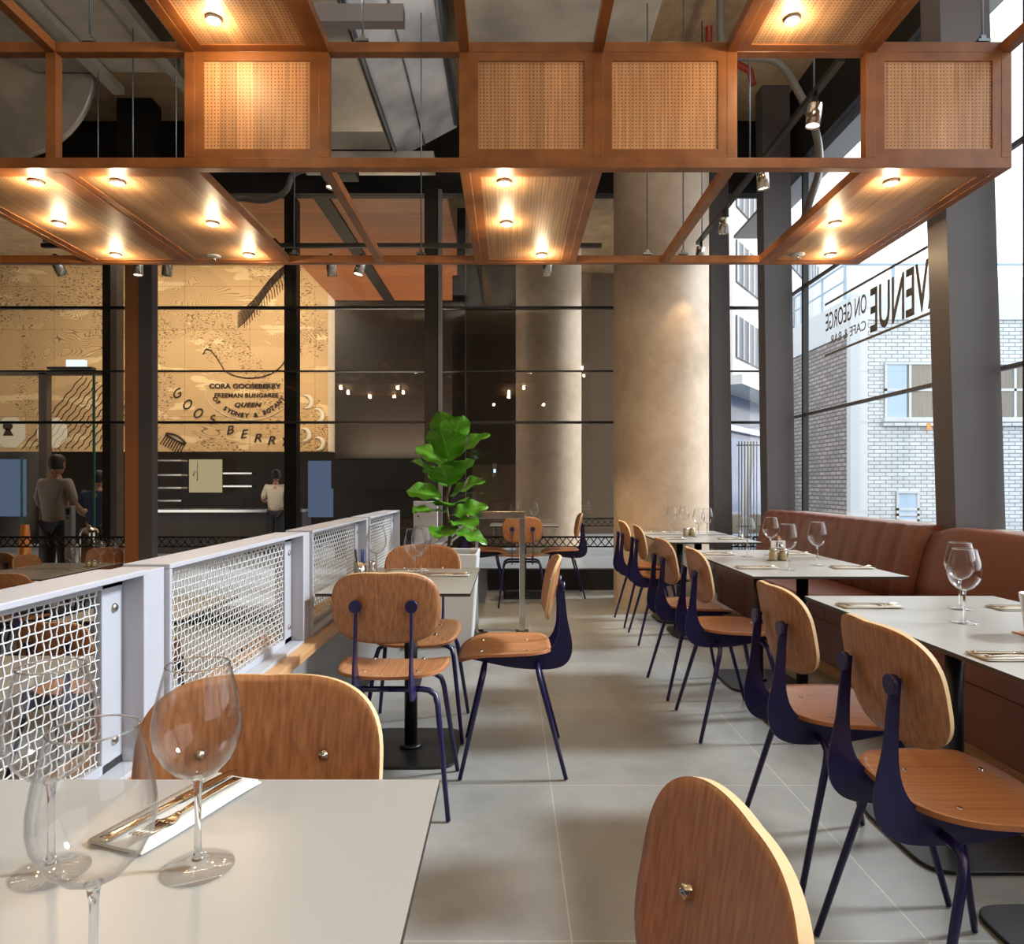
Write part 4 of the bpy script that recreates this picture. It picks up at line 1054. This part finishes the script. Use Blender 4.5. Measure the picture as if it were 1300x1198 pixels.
chair(-5.02, 7.05, R(60), 'brown chair back at the left edge, beyond the mesh screens on the sunken floor', 'low', LOWZ)
chair(-4.55, 6.65, R(0), 'light orange chair back beyond the mesh screens, behind the darker one', 'low', LOWZ)
chair(-3.95, 5.45, R(100), 'dark brown chair back seen over the screen rail, nearest of the sunken ones', 'low', LOWZ)
chair(-4.36, 7.26, R(-75), 'orange chair back behind the wine glass on the sunken table', 'low', LOWZ)
chair(-2.3, 3.6, R(90), 'chair seen through the second mesh screen, near side of its table', 'low', LOWZ)
chair(-1.7, 3.0, R(180), 'chair seen through the nearest mesh screen, side on', 'low', LOWZ)
chair(-2.1, 2.1, R(90), 'chair seen through the nearest mesh screen, closest to it', 'low', LOWZ)
chair(-1.6, 4.6, R(180), 'chair seen through the third mesh screen on the sunken floor', 'low', LOWZ)

# ================================================================== TABLES
def table(x0, x1, y0, y1, label, group, posts, z=0, name='dining_table', brass=False):
    cx, cy = (x0+x1)/2, (y0+y1)/2
    t = thing(name, label, 'table', (cx,cy,z), 0, group)
    hx, hy = (x1-x0)/2, (y1-y0)/2
    b = MB(); b.box(-hx, hx, -hy, hy, .7335, .745)
    for f in b.bm.faces:
        f.material_index = 0 if f.normal.z > .5 or True else 1
    b.bm.normal_update()
    for f in b.bm.faces: f.material_index = 0 if f.normal.z > .5 else 1
    b.build('tabletop', ['laminate','laminate_edge'], t)
    for px, py in posts:
        dx, dy = px-cx, py-cy
        b = MB(); b.tube([(dx,dy,.014),(dx,dy,.72)], .0285, 20); b.tube([(dx,dy,.012),(dx,dy,.026)], .05, 20); b.build('pedestal', 'black', t)
        b = MB(); b.bar((dx-.2,dy,.725),(dx+.2,dy,.725),.05,.016); b.bar((dx,dy-.18,.725),(dx,dy+.18,.725),.05,.016); b.build('top_bracket', 'black', t)
        b = MB(); b.prism([(math.copysign(abs(math.cos(a))**.33,math.cos(a)), math.copysign(abs(math.sin(a))**.33,math.sin(a))) for a in [2*PI*(k+.5)/48 for k in range(48)]], 'z', .0, .012)
        for v in b.bm.verts: v.co.x = v.co.x*.215+dx; v.co.y = v.co.y*.225+dy
        b.build('base_plate', 'black', t, bevel=.003)
    return t
gb = 'white topped tables along the banquette'
gl = 'white topped tables along the mesh screens'
table(-.735, -.102, .17, .982, 'foreground table with wine glasses at the lower left corner', gl, [(-.42,.56)])
table(-.756, -.155, 2.643, 3.468, 'table with pens and three wine glasses beside the mesh screens', gl, [(-.44,3.02)])
table(1.115, 1.83, 1.33, 2.589, 'nearest banquette table, with the metal bucket', gb, [(1.47,1.66),(1.47,2.262)])
table(1.115, 1.83, 3.13, 4.39, 'banquette table carrying the number 18 holder', gb, [(1.47,3.44),(1.47,4.05)])
table(1.115, 1.83, 4.955, 5.66, 'banquette table third from the camera, beyond the number 18 table', gb, [(1.47,5.35)])
table(1.115, 1.83, 5.715, 6.17, 'farthest banquette table, touching the round column', gb, [(1.47,5.93)])
table(-.21, .49, 6.88, 7.46, 'small far table by the glass wall with two wine glasses', 'far table', [(.14,7.16)])
table(-4.75, -3.94, 5.75, 6.95, 'pale table on the sunken floor seen over the screen rail', 'sunken tables', [(-4.35,6.4)], LOWZ)
table(-2.7, -1.95, 4.0, 4.9, 'sunken table seen through the second mesh screen', 'sunken tables', [(-2.3,4.45)], LOWZ)
table(-2.6, -1.9, 2.5, 3.2, 'sunken table seen through the nearest mesh screen', 'sunken tables', [(-2.25,2.85)], LOWZ)

# ================================================================== BANQUETTE
bq = thing('banquette', 'long tan leather banquette with channelled back under the street window', 'bench', (0,0,0))
YB0, YB1, YS = .5, 6.62, 4.06; YF = 6.2
zt = .92
def back_module(y0, y1, pitch, nm='back_cushion'):
    n = max(1, round((y1-y0)/pitch)); p = (y1-y0)/n
    b = MB()
    prof = [(2.345,.44),(2.37,.6),(2.42,.8),(2.445,.885),(2.47,.915),(2.50,.922),(2.60,.922),(2.70,.90),(2.72,.44)]
    ys = []
    for i in range(n):
        for k in range(6): ys.append((y0+p*(i+k/6), k/6))
    ys.append((y1, 0))
    rings = []
    for y, k in ys:
        sag = .012*(1-abs(math.sin(PI*k)))**3
        endr = .03*max(0, 1-(min(y-y0, y1-y)/.04))**2
        rings.append([b.bm.verts.new((px+(sag+endr if j < 6 else 0), y+ (.0), pz-(sag*.6+endr if j in (3,4,5,6) else 0))) for j, (px, pz) in enumerate(prof)])
    for a, c in zip(rings, rings[1:]):
        for j in range(len(prof)-1):
            f = b.bm.faces.new((a[j],c[j],c[j+1],a[j+1])); f.smooth = True
        f = b.bm.faces.new((a[-1],c[-1],c[0],a[0]))
    b.bm.faces.new(rings[0][::-1]); b.bm.faces.new(rings[-1])
    bmesh.ops.recalc_face_normals(b.bm, faces=b.bm.faces)
    return b.build(nm, 'leather', bq)
back_module(YS+.003, YB1, .21); back_module(YB0, YS-.003, 1.2)
for y0, y1 in ((YB0, YS-.003), (YS+.003, YF)):
    b = MB(); b.prism([(1.865,.36),(1.865,.44),(1.885,.462),(1.92,.47),(2.38,.462),(2.38,.36)], 'y', y0, y1); b.build('seat_cushion', 'leather', bq, bevel=.006)
y = YB0
i = 0
while y < YF-.01:
    b = MB(); y2 = min(YF, y+.62); b.box(1.872, 2.3, y+.003, y2-.003, .105, .358); b.build('front_panel', 'leather', bq, bevel=.01); y = y2
b = MB(); b.box(1.95, 2.8, YB0, YF, 0, .104); b.build('timber_plinth', 'ledge_wood', bq)
b = MB(); b.box(2.72, GX-.01, YB0, YB1, .0, .905); b.build('back_board', 'wall_paint', bq)

# ================================================================== GLASSES
def make_glass():
    t = thing('wine_glass', 'x', 'glass')
    outp = [(.0045,.098),(.012,.101),(.024,.108),(.036,.121),(.0445,.138),(.047,.152),(.0465,.166),(.043,.187),(.0375,.209),(.0335,.2245)]
    inp = [(r-.0011, z) for r, z in outp[::-1] if z > .102]+[(.010,.1035),(0,.1025)]
    b = MB(); b.lathe(outp+[(.0335,.2252),(.0326,.2252)]+inp, (0,0,0), 40)
    b.mi = 1; b.lathe([(.0330+.0009*math.cos(a), .2252+.0009*math.sin(a)) for a in [2*PI*k/8 for k in range(9)]], (0,0,0), 40)
    b.build('bowl', ['wineglass', 'solidglass'], t)
    b = MB(); b.lathe([(0,.0),(.037,.0),(.0385,.001),(.0375,.0022),(.022,.0042),(.010,.0075),(.006,.0105)], (0,0,0), 40); b.build('foot', 'wineglass', t)
    b = MB(); b.lathe([(0,.008),(.0064,.0095),(.0052,.0125),(.0038,.022),(.0034,.05),(.0037,.08),(.005,.0945),(.0075,.0993),(.004,.1015),(0,.102)], (0,0,0), 32); b.build('stem', 'solidglass', t)
    return t
gp = make_glass(); remember(gp); gfirst = True
def glass(x, y, label, z=.745, s=1, grp='wine glasses'):
    global gfirst
    if gfirst: gp.location = (x,y,z); tag(gp, label, None, grp); gfirst = False; return gp
    return dup(gp, (x,y,z), random.random()*6, label, grp)
TZ = .7452
glass(-.346, .756, 'rightmost wine glass on the foreground table, before the chair back', TZ)
glass(-.503, .748, 'leftmost wine glass on the foreground table, against the mesh screen', TZ)
glass(-.34, .557, 'wine glass nearest the camera on the foreground table', TZ)
glass(-.424, 3.02, 'wine glass nearest on the table with the pens', TZ)
glass(-.418, 3.20, 'wine glass just behind the nearest one on the table with pens', TZ)
glass(-.622, 3.17, 'wine glass beside the mesh screen on the table with the pens', TZ)
glass(1.38, 3.98, 'wine glass at the aisle side, far half of the number 18 table', TZ)
glass(1.555, 4.08, 'wine glass at the bench side, far half of the number 18 table', TZ)
glass(1.37, 3.375, 'wine glass overlapping the number 18 holder', TZ)
glass(1.60, 3.56, 'wine glass standing alone against the leather on the number 18 table', TZ)
glass(1.527, 2.32, 'rear of two wine glasses on the nearest banquette table', TZ)
glass(1.388, 2.088, 'front of two wine glasses on the nearest banquette table', TZ)
glass(X(853,6.0), 6.0, 'wine glass leftmost on the farthest banquette table before the column', TZ)
glass(X(869,6.0), 6.02, 'wine glass second from left on the farthest banquette table', TZ)
glass(X(887,5.45), 5.45, 'wine glass right of the jars on the third banquette table', TZ)
glass(X(897,5.6), 5.58, 'wine glass nearest the window on the third banquette table', TZ)
glass(X(653,7.15), 7.15, 'left wine glass on the small far table', TZ)
glass(X(678,7.1), 7.1, 'right wine glass on the small far table', TZ)
lz = LOWZ+.7452
glass(-4.08, 6.33, 'wine glass on the sunken table in front of the orange chair back', lz)
glass(-4.18, 6.95, 'rear of the paired wine glasses on the sunken table', lz)
glass(-4.10, 6.85, 'front of the paired wine glasses on the sunken table', lz)
glass(X(184,7.0)-.0, 6.98, 'wine glass before the brown steel column on the sunken table', lz) if X(184,7.0) < -3.94-.04 else glass(-3.99, 6.88, 'wine glass before the brown steel column on the sunken table', lz)

# ================================================================== CUTLERY
def make_setting():
    n = thing('napkin', 'x', 'napkin')
    b = MB(); b.sheet(lambda a, c: (a*.1, c*.042, .003+.0012*abs(c)+.001*math.sin(3*a)), 8, 4, .0015, edge_mi=0); b.build('lower_fold', 'napkin', n)
    b = MB(); b.sheet(lambda a, c: (a*.1, c*.038+.002, .0052+.0015*abs(c)), 8, 4, .0015, edge_mi=0); b.build('upper_fold', 'napkin', n)
    f = thing('fork', 'x', 'fork')
    b = MB()
    b.sheet(lambda a, c: (-.09+.055*(a+1), c*(.0075-.0045*(a+1)/2), .0025+.002*(1-a*a)), 8, 3, .0018, edge_mi=0)
    b.build('handle', 'gold', f)
    b = MB()
    b.sheet(lambda a, c: (.018+.014*(a+1), c*(.003+.009*min(1,(a+1)/1.4)), .0045-.003*math.sin((a+1)*PI/2)*1), 6, 4, .0016, edge_mi=0)
    for k in range(4): b.tube([(.044,-.0095+k*.0063,.004),(.066,-.009+k*.006,.0035),(.088,-.0085+k*.0057,.0085)], .0014, 5)
    b.build('tines', 'gold', f)
    k = thing('knife', 'x', 'knife')
    b = MB(); b.sheet(lambda a, c: (-.1+.055*(a+1), c*(.0068-.0012*(a+1)), .004), 8, 3, .003, edge_mi=0); b.build('handle', 'gold', k)
    b = MB(); b.sheet(lambda a, c: (.01+.05*(a+1), .001+c*(.0088 if a < .5 else .0088*math.sqrt(max(.02,1-((a-.5)/.5)**2))), .003), 12, 3, .0012, edge_mi=0); b.build('blade', 'gold', k)
    return n, f, k
np_, fp_, kp_ = make_setting(); remember(np_)
SET = [(-.425,.885,R(70),'on the foreground table'),
 (-.29,3.16,R(0),'at the aisle edge of the table with the pens'),(-.50,3.30,R(20),'at the far side of the table with the pens'),
 (1.24,2.36,R(0),'at the far aisle corner of the nearest banquette table'),(1.24,1.67,R(0),'at the near aisle corner of the nearest banquette table'),(1.74,2.32,R(0),'behind the metal bucket on the nearest banquette table'),
 (1.24,3.44,R(0),'at the near aisle corner of the number 18 table'),(1.24,4.10,R(0),'at the far aisle corner of the number 18 table'),(1.72,3.44,R(0),'at the near bench corner of the number 18 table'),(1.70,4.12,R(0),'at the far bench corner of the number 18 table'),
 (1.24,5.25,R(0),'at the aisle side of the third banquette table'),(1.70,5.25,R(0),'at the bench side of the third banquette table'),
 (1.24,5.93,R(0),'at the aisle side of the farthest banquette table')]
for i, (x, y, a, l) in enumerate(SET):
    c, s = math.cos(a), math.sin(a)
    def off(dx, dy): return (x+dx*c-dy*s, y+dx*s+dy*c)
    if i == 0: objs = (np_, fp_, kp_)
    else: objs = tuple(copy_tree(o) for o in (np_, fp_, kp_))
    for o, (dx, dy), da, kind, dz in zip(objs, ((0,0),(0,-.014),(0,.014)), (0,R(3),R(-2)), ('folded white napkin','steel fork lying','steel knife lying'), (0,.0072,.0072)):
        px, py = off(dx, dy); o.location = (px, py, TZ+dz)
        o.rotation_euler = (0,0,a+da+(PI if i in (0,) and kind.startswith('steel fork') else 0))
        tag(o, kind+' '+l, None, {'f':'folded napkins','s':'forks and knives'}[kind[0]])

# ================================================================== TABLE ITEMS
def jar_set(x, y, label, num=None):
    t = thing('condiment_holder', label, 'condiment set', (x,y,TZ))
    b = MB(); b.box(-.055,.055,-.03,.03,0,.004); b.tube([(0,0,.004),(0,0,.075)], .003, 8)
    b.build('tray', 'steel', t)
    for i, sx in enumerate((-1, 1)):
        b = MB(); b.lathe([(0,.005),(.021,.005),(.023,.01),(.023,.045),(.019,.053),(0,.053)], (sx*.027,0,0), 20); j = b.build('jar', 'jar', t)
        b = MB(); b.lathe([(0,.068),(.02,.068),(.021,.054),(.0,.054)], (sx*.027,0,0), 20); b.build('lid', 'steel', j)
    if num:
        b = MB(); b.box(-.038,.038,-.004,.004,.072,.112); c = b.build('number_card', 'mark_white', t)
        me = text_mesh(num, .04, 1, .001); text_obj('numerals', me, 'mark_dark', Matrix.Translation((0,-.0055,.078)) @ Matrix.Rotation(R(90),4,'X'), c)
        b = MB(); b.lathe([(0,.112),(.012,.112),(.016,.122),(.008,.13),(.01,.138),(0,.14)], (0,.006,0), 14); b.build('pepper_mill', 'copper', t)
    return t
jar_set(1.475, 3.76, 'jars under a white number 18 card on the banquette table', '18')
jar_set(X(875,5.5), 5.5, 'small jars with a card holder on the third banquette table')
jar_set(-4.05, 6.6, 'small jars between wine glasses on the sunken table').location.z = lz
bk = thing('metal_bucket', 'small galvanised bucket with a folded rim on the nearest banquette table', 'bucket', (1.487, 1.90, TZ))
b = MB(); b.lathe([(0,.0),(.042,.0),(.044,.003),(.050,.05),(.0515,.052),(.052,.055),(.059,.11),(.061,.112),(.059,.114),(.057,.112),(.046,.02),(0,.012)], (0,0,0), 32); b.build('body', 'chrome', bk)
b = MB(); b.lathe([(.047,.012),(.052,.055),(.0575,.108),(.0565,.108),(.046,.014)], (0,0,0), 8)
for i in range(9):
    a = i*.7; b.obox((.028*math.cos(a), .028*math.sin(a), .075), .008, .014, .048, Euler((.12*math.cos(a*2), .15, a)).to_matrix())
b.build('sachets', 'copper', bk)
b = MB(); b.box(1.435, 1.54, 1.845, 1.955, TZ, TZ+.0035); tag(b.build('wood_coaster', 'ledge_wood'), 'square wooden coaster under the metal bucket', 'coaster')
bk.location.z = TZ+.0037
ph = thing('pen_holder', 'small steel tin of pens beside the mesh screen', 'pen holder', (-.70, 3.18, TZ))
b = MB(); b.lathe([(0,0),(.028,0),(.03,.005),(.03,.062),(.028,.062),(.028,.006),(0,.006)], (0,0,0), 24); b.build('tin', 'chrome', ph)
b = MB(); b.lathe([(0,0),(.018,0),(.02,.03),(.016,.045),(.018,.055),(.012,.066),(0,.068)], (.055,.0,0), 20); tag(b.build('salt_shaker', 'chrome'), 'chrome salt shaker beside the pen tin', 'shaker')
bpy.data.objects['salt_shaker'].location = (-.70+0, 3.18, TZ)
for i, (dx, dy, tx, ty, m_, l) in enumerate(((-.012,0,-.06,.0,'blue','blue pen leaning left in the steel tin'),(.004,.01,.0,.03,'blue','blue pen upright in the steel tin'),(.012,-.006,.05,.0,'blue','blue pen leaning right in the steel tin'),(-.004,-.01,-.14,.0,'black','black pen leaning far out of the steel tin'))):
    o = MB(); o.tube([(0,0,0),(tx*.13,ty*.13,.112)], .0042, 8); p = o.build('pen', m_); p.location = (-.70+dx, 3.18+dy, TZ+.0075); tag(p, l, 'pen', 'pens in the tin')
b = MB(); b.box(-.035,.035,-.025,.025,0,.035); o = b.build('black_tray', 'black', bevel=.003); o.location = (X(668,7.0), 7.05, TZ); tag(o, 'small black box between the glasses on the far table', 'box')

# ================================================================== PLANTER, PLANT, HANDRAIL
pl = thing('planter', 'tall white tapered planter holding the fig, behind the table', 'planter', (-.47, 5.08, 0))
b = MB()
w0, w1, H = .19, .235, .67
def ringpts(w, z): return [(w*sx, w*sy, z) for sx, sy in ((-1,-1),(1,-1),(1,1),(-1,1))]
vs = ringpts(w0,0)+ringpts(w1,H)+ringpts(w1-.02,H)+ringpts(w1-.03,H-.05)
fs = [(0,3,2,1)]+[(i+4*k, (i+1)%4+4*k, (i+1)%4+4*k+4, i+4*k+4) for k in range(3) for i in range(4)]
b._add(vs, fs); b.build('pot', 'planter', pl, bevel=.008)
b = MB(); b._add(ringpts(w1-.028,H-.045), [(0,1,2,3)]); b.build('soil', 'soil', pl)
fg = thing('fiddle_leaf_fig', 'fiddle leaf fig with large glossy green leaves in the white planter', 'plant', (-.47, 5.08, H-.045))
stem = catmull([(0,0,0),(.02,0,.2),(-.01,.02,.4),(.03,0,.62),(.0,0,.8)], 6)
b = MB(); b.tube(stem, [.013]*len(stem), 8)
leaves = MB(); uvl = leaves.bm.loops.layers.uv.new('UVMap')
def leaf(base, az, el, ln, wd, roll=0, curl=.35):
    """fiddle-shaped leaf from base in direction az (about z), elevation el"""
    d = Vector((math.cos(az)*math.cos(el), math.sin(az)*math.cos(el), math.sin(el)))
    side = d.cross(Vector((0,0,1))); side = side.normalized() if side.length > .05 else Vector((math.sin(az),-math.cos(az),0))
    up = side.cross(d).normalized()
    rm = Matrix.Rotation(roll, 3, d); side = rm @ side; up = rm @ up
    nv, nu = 14, 8; grid = []
    for i in range(nv+1):
        t = i/nv
        w = wd*(math.sin(PI*min(1,t**.75))**.75*(.62+.5*t)) if 0 < t < 1 else .003
        w *= 1-.15*math.exp(-((t-.36)/.12)**2)
        row = []
        for j in range(nu+1):
            s_ = -1+2*j/nu
            p = Vector(base)+d*(ln*t)+side*(w*s_)+up*(abs(s_)**1.3*w*.22-curl*ln*t*t*.42+.012*math.sin(t*16+s_*2)*abs(s_))
            row.append(leaves.bm.verts.new(p))
        grid.append(row)
    for i in range(nv):
        for j in range(nu):
            f = leaves.bm.faces.new((grid[i][j],grid[i][j+1],grid[i+1][j+1],grid[i+1][j])); f.smooth = True
            for lp, (ii, jj) in zip(f.loops, ((i,j),(i,j+1),(i+1,j+1),(i+1,j))): lp[uvl].uv = (jj/nu, ii/nv)
D = R
LV = [
 (.80,-120,78,.26,.17,.1),(.76,-50,62,.30,.17,-.1),(.70,-10,40,.33,.15,.55),(.68,-105,56,.33,.19,0),(.66,170,38,.30,.15,-.55),
 (.56,-65,36,.32,.18,.15),(.54,-150,34,.32,.17,-.3),(.50,-95,34,.32,.20,.05),(.44,-20,30,.30,.15,.5),(.42,185,16,.28,.14,-.6),
 (.38,-75,14,.30,.17,.1),(.34,-130,8,.29,.16,-.1),(.30,5,20,.28,.11,.7),(.26,-45,0,.27,.14,.2),(.24,-100,-8,.26,.15,0),
 (.20,-15,-12,.27,.10,.4),(.70,80,50,.28,.15,0),(.5,110,25,.28,.15,0)]
for z, az, el, ln, wd, ro in LV:
    k = min(range(len(stem)), key=lambda i: abs(stem[i].z-z)); s_ = stem[k]
    az_, el_ = R(az), R(el); pd = Vector((math.cos(az_)*math.cos(el_), math.sin(az_)*math.cos(el_), math.sin(el_)))
    p1 = s_+pd*.04; b.tube([s_, p1], .004, 5); leaf(p1, az_, el_, ln*.96, wd*.98, ro)
b.build('stem', 'bark', fg); leaves.build('foliage', 'leaf', fg)
# handrail
hr = thing('stair_handrail', 'stainless steel handrail with flat bars beside the planter', 'handrail', (0,0,0))
hy = 5.4; xa, xb, zt_ = .093, -.265, .925
b = MB(); b.box(xa-.022, xa+.022, hy-.012, hy+.012, 0, zt_-.028); b.build('post', 'chrome', hr, bevel=.002)
b = MB(); b.box(xb-.012, xb+.012, hy+.0, hy+.024, 0, zt_-.028); b.build('post', 'chrome', hr, bevel=.002)
b = MB(); b.bar((xa+.022,hy,zt_),(xb-.01,hy,zt_),.05,.056); b.bar((xb+.0,hy,zt_),(-.83,hy+.1,.50),.05,.05); b.bar((xb+.0,hy,zt_-.055),(-.80,hy+.1,.46),.03,.02); b.build('top_rail', 'chrome', hr, bevel=.003)
for x in (xa, xb):
    b = MB(); b.box(x-.05, x+.05, hy-.05, hy+.06, 0, .008); b.build('base_plate', 'chrome', hr)
tp = thing('tactile_pad', 'pad of raised tactile studs on the floor beside the handrail', 'floor marker', (.29, 5.0, 0))
b = MB()
for i in range(6):
    for j in range(10): b.lathe([(.018,0),(.013,.005),(0,.005)], (-.17+i*.062, -.27+j*.058, 0), 10)
b.build('stud', 'tactile', tp)['kind'] = 'stuff'
b = MB(); b.box(-.33, -.18, 5.0, 5.4, 0.0005, .004); tag(b.build('floor_grille', 'black'), 'dark floor grille at the foot of the handrail', 'grille')

# ================================================================== LIGHT
w = bpy.data.worlds.new('World'); sc.world = w; w.use_nodes = True
nt = w.node_tree; nt.nodes.clear()
bg = nt.nodes.new('ShaderNodeBackground'); ow = nt.nodes.new('ShaderNodeOutputWorld')
bg.inputs[0].default_value = (.93, .96, 1.0, 1); bg.inputs[1].default_value = 1.9
nt.links.new(bg.outputs[0], ow.inputs[0])
sl_ = bpy.data.lights.new('sun', 'SUN'); sl_.energy = 4.0; sl_.angle = R(8); sl_.color = (.86,.94,1)
so_ = bpy.data.objects.new('sun', sl_); COL.objects.link(so_)
so_.rotation_euler = Vector((1.0, .16, .72)).to_track_quat('Z', 'Y').to_euler()
# daylight entering by the street glass: portal for the sampler only
def area(loc, rot, sx, sy, e, col, portal=False):
    l = bpy.data.lights.new('area_light', 'AREA'); l.shape = 'RECTANGLE'; l.size = sx; l.size_y = sy; l.energy = e; l.color = col
    o = bpy.data.objects.new('area_light', l); COL.objects.link(o); o.location = loc; o.rotation_euler = rot
    if portal: l.cycles.is_portal = True
    return o
area((3.0, 2.2, 2.6), (0, R(90), 0), 3.6, 10.6, 1, (1,1,1), True)
# mural wall-washers hung in the foyer
def washer(x, y, z, sx, e, label, rx=R(35), col=(1,.89,.72)):
    t = thing('wall_washer', label, 'light fitting', (x,y,z), 0, 'foyer wall-washers')
    b = MB(); b.box(-sx/2-.02, sx/2+.02, -.06, .06, .0, .06); b.build('housing', 'black', t)
    o = area((x, y, z-.01), (rx, 0, 0), sx, .1, e, col); return o
washer(-5.2, 10.6, 4.9, 4.0, 110, 'long black wall-washer fitting lighting the left of the mural')
washer(-3.9, 10.6, 4.9, 1.6, 26, 'short black wall-washer fitting lighting the right of the mural')
washer(-5.0, 9.6, 1.9-.9+3.6, 3.0, 60, 'long black fitting over the lobby floor', R(0))
# uplights added out of view on the canopy panels to brighten ceiling and ducts
for i_, (x_, y_, e_) in enumerate(((-1.23,2.6,40),(1.41,2.6,38),(-3.2,1.25,44),(.1,1.25,36))):
    z_ = ZH+.03
    t = thing('added_canopy_uplight', 'slim linear fill uplight added out of view on top of a canopy panel', 'light fitting', (x_,y_,z_), 0, 'added canopy uplights')
    b = MB(); b.box(-.04,.04,-.4,.4,-.007,.03); b.build('housing', 'black', t)
    area((x_,y_,z_+.034), (PI,0,0), .06, .75, e_, (1,.86,.68))
t = thing('added_bulkhead_uplight', 'long linear uplight added on the dark foyer bulkhead to brighten the plank ceiling', 'light fitting', (-1.9,11.8,Z(585,12)), 0)  # added lamp that brightens the foyer plank ceiling
b = MB(); b.box(-1.1,1.1,-.05,.05,0,.03); b.build('housing', 'black', t)
area((-1.9,11.8,Z(585,12)+.034), (PI,0,0), 2.1, .09, 60, (1,.82,.6))
sc.view_settings.view_transform = 'Standard'; sc.view_settings.look = 'None'; sc.view_settings.gamma = 1
sc.view_settings.exposure = .62
sc.view_settings.use_curve_mapping = False
sc.cycles.use_denoising = True
sc.cycles.max_bounces = 10; sc.cycles.diffuse_bounces = 4; sc.cycles.glossy_bounces = 5; sc.cycles.transmission_bounces = 8
sc.cycles.transparent_max_bounces = 40; sc.cycles.sample_clamp_indirect = 6
sc.cycles.caustics_reflective = False; sc.cycles.caustics_refractive = False
